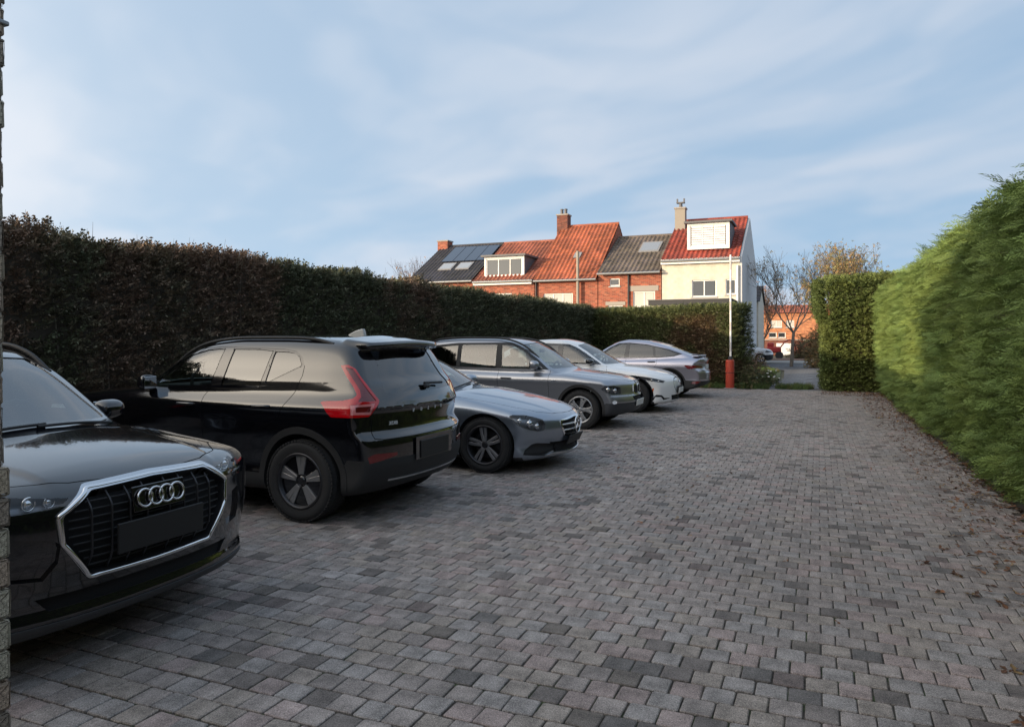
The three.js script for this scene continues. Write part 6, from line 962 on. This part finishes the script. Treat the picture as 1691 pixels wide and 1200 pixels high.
function whiteCrossover() {
  const S = { L: 4.71, W: 1.88, H: 1.63, cell: 0.028, gfloor: 0.95, mid: 2.8,
    plan: [[0, 0.85], [0.3, 0.91], [0.85, 0.935], [2.2, 0.91], [3.8, 0.938], [4.3, 0.91], [4.75, 0.83]],
    sec: [[0.12, 0.14], [0.22, 0.06], [0.32, 0.05], [0.5, 0.05], [0.7, 0.02], [0.84, 0], [0.92, 0.012], [1.0, 0.06], [1.1, 0.14]],
    top: [[0, 0.72], [0.12, 0.8], [0.35, 0.88], [0.7, 0.955], [1.1, 1.0], [1.5, 1.03], [2.4, 1.04], [3.6, 1.09], [4.2, 1.1], [4.75, 1.04]],
    nose: [[0.12, 0.2], [0.2, 0.07], [0.28, 0.03], [0.4, 0.01], [0.55, 0], [0.66, 0.015], [0.74, 0.06], [0.82, 0.16]],
    tail: [[0.2, 0.2], [0.4, 0.03], [0.6, 0], [0.9, 0.06], [1.1, 0.1]], bot: [[0, 0.22], [0.4, 0.2], [4.2, 0.22], [4.75, 0.36]],
    roof: [[1.0, 0.92], [1.35, 1.07], [2.0, 1.42], [2.3, 1.54], [2.75, 1.61], [3.2, 1.595], [3.8, 1.47], [4.25, 1.25], [4.5, 1.06]],
    gplan: [[1.0, 0.72], [1.6, 0.81], [2.3, 0.83], [3.4, 0.82], [4.0, 0.77], [4.5, 0.68]], tum: [[0.95, 0], [1.05, 0.005], [1.3, 0.085], [1.45, 0.15], [1.55, 0.21], [1.63, 0.28]],
    hoodCrown: 0.1, roofCrown: 0.03, noseSweep: 0.36, wsSweep: 0.2, kTop: 0.09, kNose: 0.07, sweepPow: 2.3 };
  const car = new Car(S, { name: 'white_crossover', label: 'white coupe crossover with black door mirrors and a closed grille panel', group: GROUP, at: [-2.86 - 2.355, 0, -16.5], turn: 0 });
  const R = 0.362, ax = [0.86, 3.84], paint = paintOf(0.72, 0.73, 0.74, 0, 0.35), L2 = car.L / 2, z = (a, b) => [1000 + a / 8.9, 560 + b / 8.9], FC = l => car.px(l.map(p => z(...p)), 'fc');
  car.wells(ax, 0.41, R);
  glaze(car, { belt: 1.03, panes: [[[1.72, 1.06], [2.5, 1.06], [2.53, 1.46], [2.36, 1.45], [2.1, 1.32]], [[2.63, 1.06], [3.35, 1.08], [3.42, 1.42], [2.64, 1.48]], [[3.45, 1.09], [3.9, 1.14], [3.48, 1.4]]], dlo: [[1.6, 1.035], [3.45, 1.06], [4.0, 1.13], [3.6, 1.41], [3.0, 1.51], [2.4, 1.49], [2.05, 1.35]], glass: [CM.glass, CM.tint, CM.tint],
    ws: [[0, 1.06], [0.7, 1.04], [0.53, 1.46], [0, 1.52]], rw: [[0, 1.12], [0.56, 1.12], [0.46, 1.36], [0, 1.4]] });
  headlamp(car, 'fc', FC([[468, 540], [600, 556], [740, 580], [878, 614], [850, 640], [740, 628], [620, 610], [560, 592]]), (t, y, zz) => t < 1.1 && zz > 0.3 && y > 0.6, [[700, 600, 0.02], [800, 615, 0.018]].map(([a, b, r]) => [...z(a, b), r]));
  car.gap('front', rounded(mirrorPoly([[0, 0.44], [0.3, 0.46], [0.4, 0.56], [0.4, 0.66], [0.3, 0.735], [0, 0.76]]), 0.06), 0.012, 0, frontC, 0.01);
  car.cut('grille_panel', 'front', rounded(mirrorPoly([[0, 0.44], [0.3, 0.46], [0.4, 0.56], [0.4, 0.66], [0.3, 0.735], [0, 0.76]]), 0.06), paint, { off: -0.004, cond: frontC });
  const ic = (t, y) => t < 0.9 && y < 0.62;
  car.cut('bumper_insert', 'fc', FC([[690, 918], [735, 850], [820, 850], [870, 930]]), paint, { cond: ic });
  car.cut('air_intake', 'fc', FC([[672, 925], [722, 835], [750, 815], [830, 822], [868, 862], [960, 858], [960, 930], [875, 938]]), CM.plastic, { off: -0.025, cond: ic });
  car.cut('lower_intake', 'front', mirrorPoly([[0, 0.27], [0.46, 0.275], [0.5, 0.38], [0, 0.39]]), CM.gap, { off: -0.025, cond: frontC });
  for (const ta of ax) car.cut('wheel_arch_trim', 'side', archPoly(ta, R, 0.452), CM.gloss, { off: 0.006, cond: (t, y, zz) => zz > 0.6 });
  car.cut('sill_trim', 'side', [[0.4, 0], [4.9, 0], [4.9, 0.42], [4.3, 0.32], [0.4, 0.28]], CM.plastic, { off: 0.004, sides: 0 });
  car.cut('side_reflector', 'side', [[0.47, 0.42], [0.43, 0.42], [0.4, 0.54], [0.43, 0.54]], CM.amber, { off: 0.002, cond: sideC });
  car.cut('tail_light', 'rc', [[2.5, 0.92], [3.1, 0.9], [3.1, 1.0], [2.4, 1.02]], CM.red, { off: 0.003, cond: (t, y, zz) => t > 4.1 && zz > 0.35 });
  doors(car, paint, [[[1.5, 1.03], [1.42, 0.85], [1.45, 0.33]], [[2.57, 1.05], [2.54, 0.33]], [[3.6, 1.08], [3.5, 0.85], [3.35, 0.6], [3.3, 0.33]], [[1.45, 0.33], [3.3, 0.33]]], [[[1.45, 0.33], [2.54, 0.33], [2.57, 1.05], [1.5, 1.03], [1.42, 0.85]], [[2.54, 0.33], [3.3, 0.33], [3.35, 0.6], [3.5, 0.85], [3.6, 1.08], [2.57, 1.05]]], [[2.4, 0.9], [3.35, 0.92]]);
  const hc = (t, y, zz, nx, ny) => ny > 0.25 && y > 0.68 && t < 1.5, hl = [[0.16, 0], [0.18, 0.25], [0.28, 0.5], [0.45, 0.62], [0.8, 0.72], [1.4, 0.8]];
  for (const s of [1, -1]) car.gap('top', hl.map(p => [p[0], p[1] * s]), 0.007, 0, hc, 0.01);
  car.cut('bonnet', 'top', [...hl, ...hl.slice(1).reverse().map(p => [p[0], -p[1]])], paint, { sides: 0, cond: hc });
  car.done(paint, 1.02, [1.0, 4.4]);
  const em = new THREE.Shape(); em.moveTo(-0.1, 0.02); em.quadraticCurveTo(-0.04, 0.01, 0.02, 0.03); em.lineTo(0.06, 0.05); em.lineTo(0.1, 0.03); em.lineTo(0.07, 0.01); em.lineTo(0.075, -0.04); em.lineTo(0.04, -0.01); em.lineTo(-0.02, -0.015); em.lineTo(-0.07, -0.05); em.lineTo(-0.05, 0.0); em.closePath();
  obj('front_emblem', [onNose(car, extr(em, 0.006, 0.002).scale(0.9, 0.9, 1), 0.655, 0, 0.004)], CM.gloss, car.root);
  obj('number_plate', [onNose(car, rbox(0.52, 0.115, 0.014, 0.006), 0.475, 0, 0.03)], CM.plateWhite, car.root);
  obj('plate_holder', [onNose(car, rbox(0.58, 0.16, 0.02, 0.01), 0.49, 0, 0.008)], CM.plastic, car.root);
  sideMirror(car, { t: 1.85, y: 1.1, out: 0.2, w: 0.2, h: 0.13, d: 0.15, cap: CM.gloss });
  putWheels(car, makeWheel({ R, w: 0.235, rim: 0.238, face: CM.darkmetal, style: { n: 5, a0: 0.6, spokes: [{ a0: -0.1, a1: -0.2, w0: 0.03, w1: 0.04 }, { a0: 0.1, a1: 0.2, w0: 0.03, w1: 0.04 }] } }), ax, R, 0.81);
  cabin(car, { belt: 1.03, dashT: 1.6, seatT: 2.5, rearT: 3.35, t1: 4.1, roof: 1.36, w: 0.66 });
  return car;
}

function greyCoupeSuv() {
  const S = { L: 4.59, W: 1.87, H: 1.62, cell: 0.028, gfloor: 0.98, mid: 2.5,
    plan: [[0, 0.84], [0.3, 0.9], [0.87, 0.93], [2.2, 0.91], [3.6, 0.932], [4.1, 0.905], [4.6, 0.84]],
    sec: [[0.12, 0.14], [0.22, 0.07], [0.32, 0.05], [0.5, 0.055], [0.68, 0.03], [0.86, 0], [0.94, 0.008], [1.02, 0.05], [1.1, 0.11], [1.2, 0.17]],
    top: [[0, 0.82], [0.15, 0.9], [0.5, 0.98], [1.0, 1.04], [1.5, 1.07], [2.4, 1.08], [3.4, 1.11], [4.1, 1.13], [4.4, 1.12], [4.62, 1.08]],
    nose: [[0.15, 0.16], [0.3, 0.04], [0.6, 0], [0.8, 0.02], [0.95, 0.15]],
    tail: [[0.15, 0.2], [0.3, 0.09], [0.4, 0.03], [0.52, 0], [0.68, 0], [0.76, 0.03], [0.82, 0.07], [0.92, 0.075], [1.0, 0.05], [1.05, 0.05], [1.12, 0.1]], bot: [[0, 0.24], [0.4, 0.2], [4.1, 0.24], [4.6, 0.38]],
    roof: [[0.9, 0.95], [1.2, 1.09], [1.8, 1.43], [2.1, 1.55], [2.45, 1.6], [2.9, 1.585], [3.5, 1.46], [4.0, 1.29], [4.3, 1.16], [4.42, 1.06]],
    gplan: [[0.9, 0.72], [1.4, 0.8], [2.2, 0.83], [3.3, 0.82], [3.9, 0.78], [4.4, 0.7]], tum: [[0.98, 0], [1.08, 0.005], [1.3, 0.08], [1.45, 0.145], [1.55, 0.21], [1.62, 0.28]],
    hoodCrown: 0.08, roofCrown: 0.03, noseSweep: 0.28, tailSweep: 0.24, wsSweep: 0.2, rwSweep: 0.1, kTop: 0.07,
    more(d, t, y, a) { const q = a / 0.66; let sp = Math.abs(y - 1.155 - 0.03 * (t - 4.3) + 0.012 * q * q) - 0.022; sp = smax(sp, t - (4.5 - 0.1 * q * q), 0.02); sp = smax(sp, 4.15 - t, 0.02); sp = smax(sp, a - 0.66, 0.03); return smin(d, sp, 0.03); } };
  const car = new Car(S, { name: 'grey_coupe_suv', label: 'silver grey coupe suv with sloping roof, its red lamps towards the drive', group: GROUP, at: [-2.78 - 2.295, 0, -20.72], turn: Math.PI });
  const R = 0.37, ax = [0.87, 3.63], paint = paintOf(0.46, 0.45, 0.52, 0.85, 0.3), z = (a, b) => [1000 + a / 8.9, 560 + b / 8.9], SD = l => car.px(l.map(p => z(...p)), 'side'), RC = l => car.px(l.map(p => z(...p)), 'rc');
  car.wells(ax, 0.415, R);
  glaze(car, { belt: 1.08, panes: [[[1.62, 1.1], [2.38, 1.1], [2.42, 1.47], [2.25, 1.47], [2.0, 1.36]], [[2.5, 1.1], [3.2, 1.11], [3.15, 1.41], [2.85, 1.46], [2.52, 1.48]], [[3.26, 1.12], [3.66, 1.15], [3.86, 1.2], [3.55, 1.31], [3.22, 1.4]]], dlo: [[1.52, 1.08], [3.3, 1.09], [3.75, 1.13], [3.98, 1.2], [3.6, 1.33], [3.0, 1.46], [2.5, 1.505], [2.2, 1.49], [1.95, 1.38]], glass: [CM.glass, CM.tint, CM.tint],
    ws: [[0, 1.1], [0.68, 1.08], [0.54, 1.46], [0, 1.5]], rw: [[0, 1.2], [0.56, 1.2], [0.5, 1.4], [0, 1.43]] });
  const tl = car.cut('tail_light', 'rc', RC([[1150, 380], [1240, 383], [1330, 388], [1420, 398], [1420, 412], [1300, 425], [1245, 450], [1200, 430]]), CM.redDeep, { off: 0.004, cond: (t, y) => t > 3.7 && y > 0.8 });
  car.cut('light_bar', 'rear', mirrorPoly([[0, 0.955], [0.62, 0.955], [0.62, 0.985], [0, 0.985]]), CM.redDeep, { off: 0.003, cond: (t, y, zz, nx) => nx > 0.2 && t > 4 });
  car.cut('rear_reflector', 'rc', RC([[1258, 650], [1285, 622], [1400, 612], [1395, 635], [1330, 660]]), CM.redDeep, { off: 0.003, cond: (t, y) => t > 3.8 && y < 0.75 });
  for (const ta of ax) car.cut('wheel_arch_trim', 'side', archPoly(ta, R, 0.46), CM.plastic, { off: 0.006, cond: (t, y, zz) => zz > 0.6 });
  car.cut('lower_cladding', 'side', [[-0.3, 0], [4.9, 0], [4.9, 0.45], [4.0, 0.5], [3.9, 0.36], [0.5, 0.36], [0.4, 0.4], [-0.3, 0.4]], CM.plastic, { off: 0.004, sides: 0 });
  car.cut('grille', 'front', rounded(mirrorPoly([[0, 0.45], [0.4, 0.46], [0.52, 0.68], [0.4, 0.82], [0, 0.84]]), 0.02), CM.gloss, { off: -0.02, cond: frontC });
  car.cut('headlight', 'fc', [[-1.5, 0.75], [-0.66, 0.74], [-0.62, 0.82], [-1.4, 0.85]].map(p => [p[0] * 0.7071, p[1]]), CM.lampwhite, { off: -0.004, cond: (t, y, zz) => t < 0.7 && zz > 0.5 });
  doors(car, paint, [[[1.42, 1.06], [1.36, 0.9], [1.4, 0.38]], [[2.44, 1.09], [2.42, 0.38]], [[3.3, 1.1], [3.3, 0.92], [3.15, 0.7], [3.1, 0.38]], [[1.4, 0.38], [3.1, 0.38]]], [[[1.4, 0.38], [2.42, 0.38], [2.44, 1.09], [1.42, 1.06], [1.36, 0.9]], [[2.42, 0.38], [3.1, 0.38], [3.15, 0.7], [3.3, 0.92], [3.3, 1.1], [2.44, 1.09]]], [[2.2, 0.96], [3.16, 0.98]], CM.darkmetal);
  const tgl = [[0.64, 1.06], [0.66, 0.95], [0.6, 0.74], [0, 0.72]]; for (const s of [1, -1]) car.gap('rear', tgl.map(p => [p[0] * s, p[1]]), 0.008, 0, (t, y, zz, nx) => nx > 0.2 && t > 4);
  car.done(paint, 1.06, [1.0, 4.2]);
  const L2 = car.L / 2; obj('number_plate', [rbox(0.014, 0.12, 0.52, 0.006, -(car.tailT(0.85, 0) - L2) - 0.008, 0.85, 0)], CM.plateWhite, car.root);
  sideMirror(car, { t: 1.6, y: 1.12, out: 0.2, w: 0.2, h: 0.14, d: 0.14, cap: paint });
  putWheels(car, makeWheel({ R, w: 0.245, rim: 0.24, face: CM.darkmetal, style: { n: 5, a0: 0.6, spokes: [{ a0: -0.06, a1: -0.2, w0: 0.04, w1: 0.05 }, { a0: 0.06, a1: 0.2, w0: 0.04, w1: 0.05 }] } }), ax, R, 0.8);
  cabin(car, { belt: 1.06, dashT: 1.5, seatT: 2.4, rearT: 3.2, t1: 3.9, roof: 1.38, w: 0.66 });
  return car;
}
function streetVan() {
  const S = { L: 4.5, W: 1.85, H: 1.82, cell: 0.035, gfloor: 0.95, mid: 2.6,
    plan: [[0, 0.8], [0.4, 0.88], [0.9, 0.91], [3.8, 0.91], [4.5, 0.86]], sec: [[0.15, 0.12], [0.3, 0.05], [0.6, 0.02], [0.85, 0], [1.0, 0.04], [1.1, 0.09]],
    top: [[0, 0.78], [0.15, 0.9], [0.5, 1.0], [1.0, 1.08], [4.5, 1.15]], nose: [[0.2, 0.14], [0.4, 0.02], [0.6, 0], [0.8, 0.06], [0.95, 0.2]], tail: [[0.2, 0.1], [0.5, 0], [1.2, 0.04]], bot: [[0, 0.28], [0.4, 0.22], [4.5, 0.3]],
    roof: [[0.7, 0.95], [1.0, 1.1], [1.7, 1.6], [2.0, 1.75], [2.6, 1.81], [4.2, 1.8], [4.45, 1.7], [4.5, 1.1]], gplan: [[0.7, 0.72], [1.4, 0.82], [4.3, 0.84], [4.5, 0.8]], tum: [[0.95, 0], [1.1, 0.01], [1.5, 0.08], [1.8, 0.22]], noseSweep: 0.3 };
  const car = new Car(S, { name: 'white_van', label: 'white car with a dark lower bumper parked by the street beyond the white house', at: [-4.95, 0, -50.6], turn: 0.12 }), paint = paintOf(0.7, 0.71, 0.73, 0, 0.35), R = 0.33, ax = [0.85, 3.5];
  car.wells(ax, 0.38, R);
  glaze(car, { belt: 1.1, panes: [[[1.5, 1.13], [2.3, 1.13], [2.3, 1.6], [1.95, 1.55]], [[2.4, 1.13], [3.2, 1.13], [3.2, 1.62], [2.4, 1.62]]], dlo: [[1.4, 1.1], [3.3, 1.1], [3.3, 1.66], [2.0, 1.65]], ws: [[0, 1.13], [0.7, 1.11], [0.56, 1.62], [0, 1.68]] });
  car.cut('headlight', 'fc', [[-1.45, 0.74], [-0.7, 0.72], [-0.66, 0.84], [-1.4, 0.9]].map(p => [p[0] * 0.7071, p[1]]), CM.lampbed, { off: -0.004, cond: (t, y, z) => t < 0.8 && z > 0.4 });
  car.cut('lower_bumper', 'side', [[-0.3, 0], [0.55, 0], [0.55, 0.58], [-0.3, 0.62]], CM.plastic, { off: 0.004, sides: 0 });
  car.done(paint, 1.1, [0.9, 4.4]);
  sideMirror(car, { t: 1.45, y: 1.2, out: 0.2, w: 0.2, h: 0.2, d: 0.14, cap: CM.plastic });
  putWheels(car, makeWheel({ R, w: 0.21, rim: 0.21, face: CM.silver, style: { n: 5, a0: 0.3, spokes: [{ a0: 0, a1: 0, w0: 0.05, w1: 0.06 }] } }), ax, R, 0.79);
  cabin(car, { belt: 1.1, dashT: 1.35, seatT: 2.2, t1: 3.4, roof: 1.5 });
}
blackSuv(); grilleSuv(); greySaloon(); greyEstateSuv(); whiteCrossover(); greyCoupeSuv(); streetVan();
renderer.render(scene, camera);
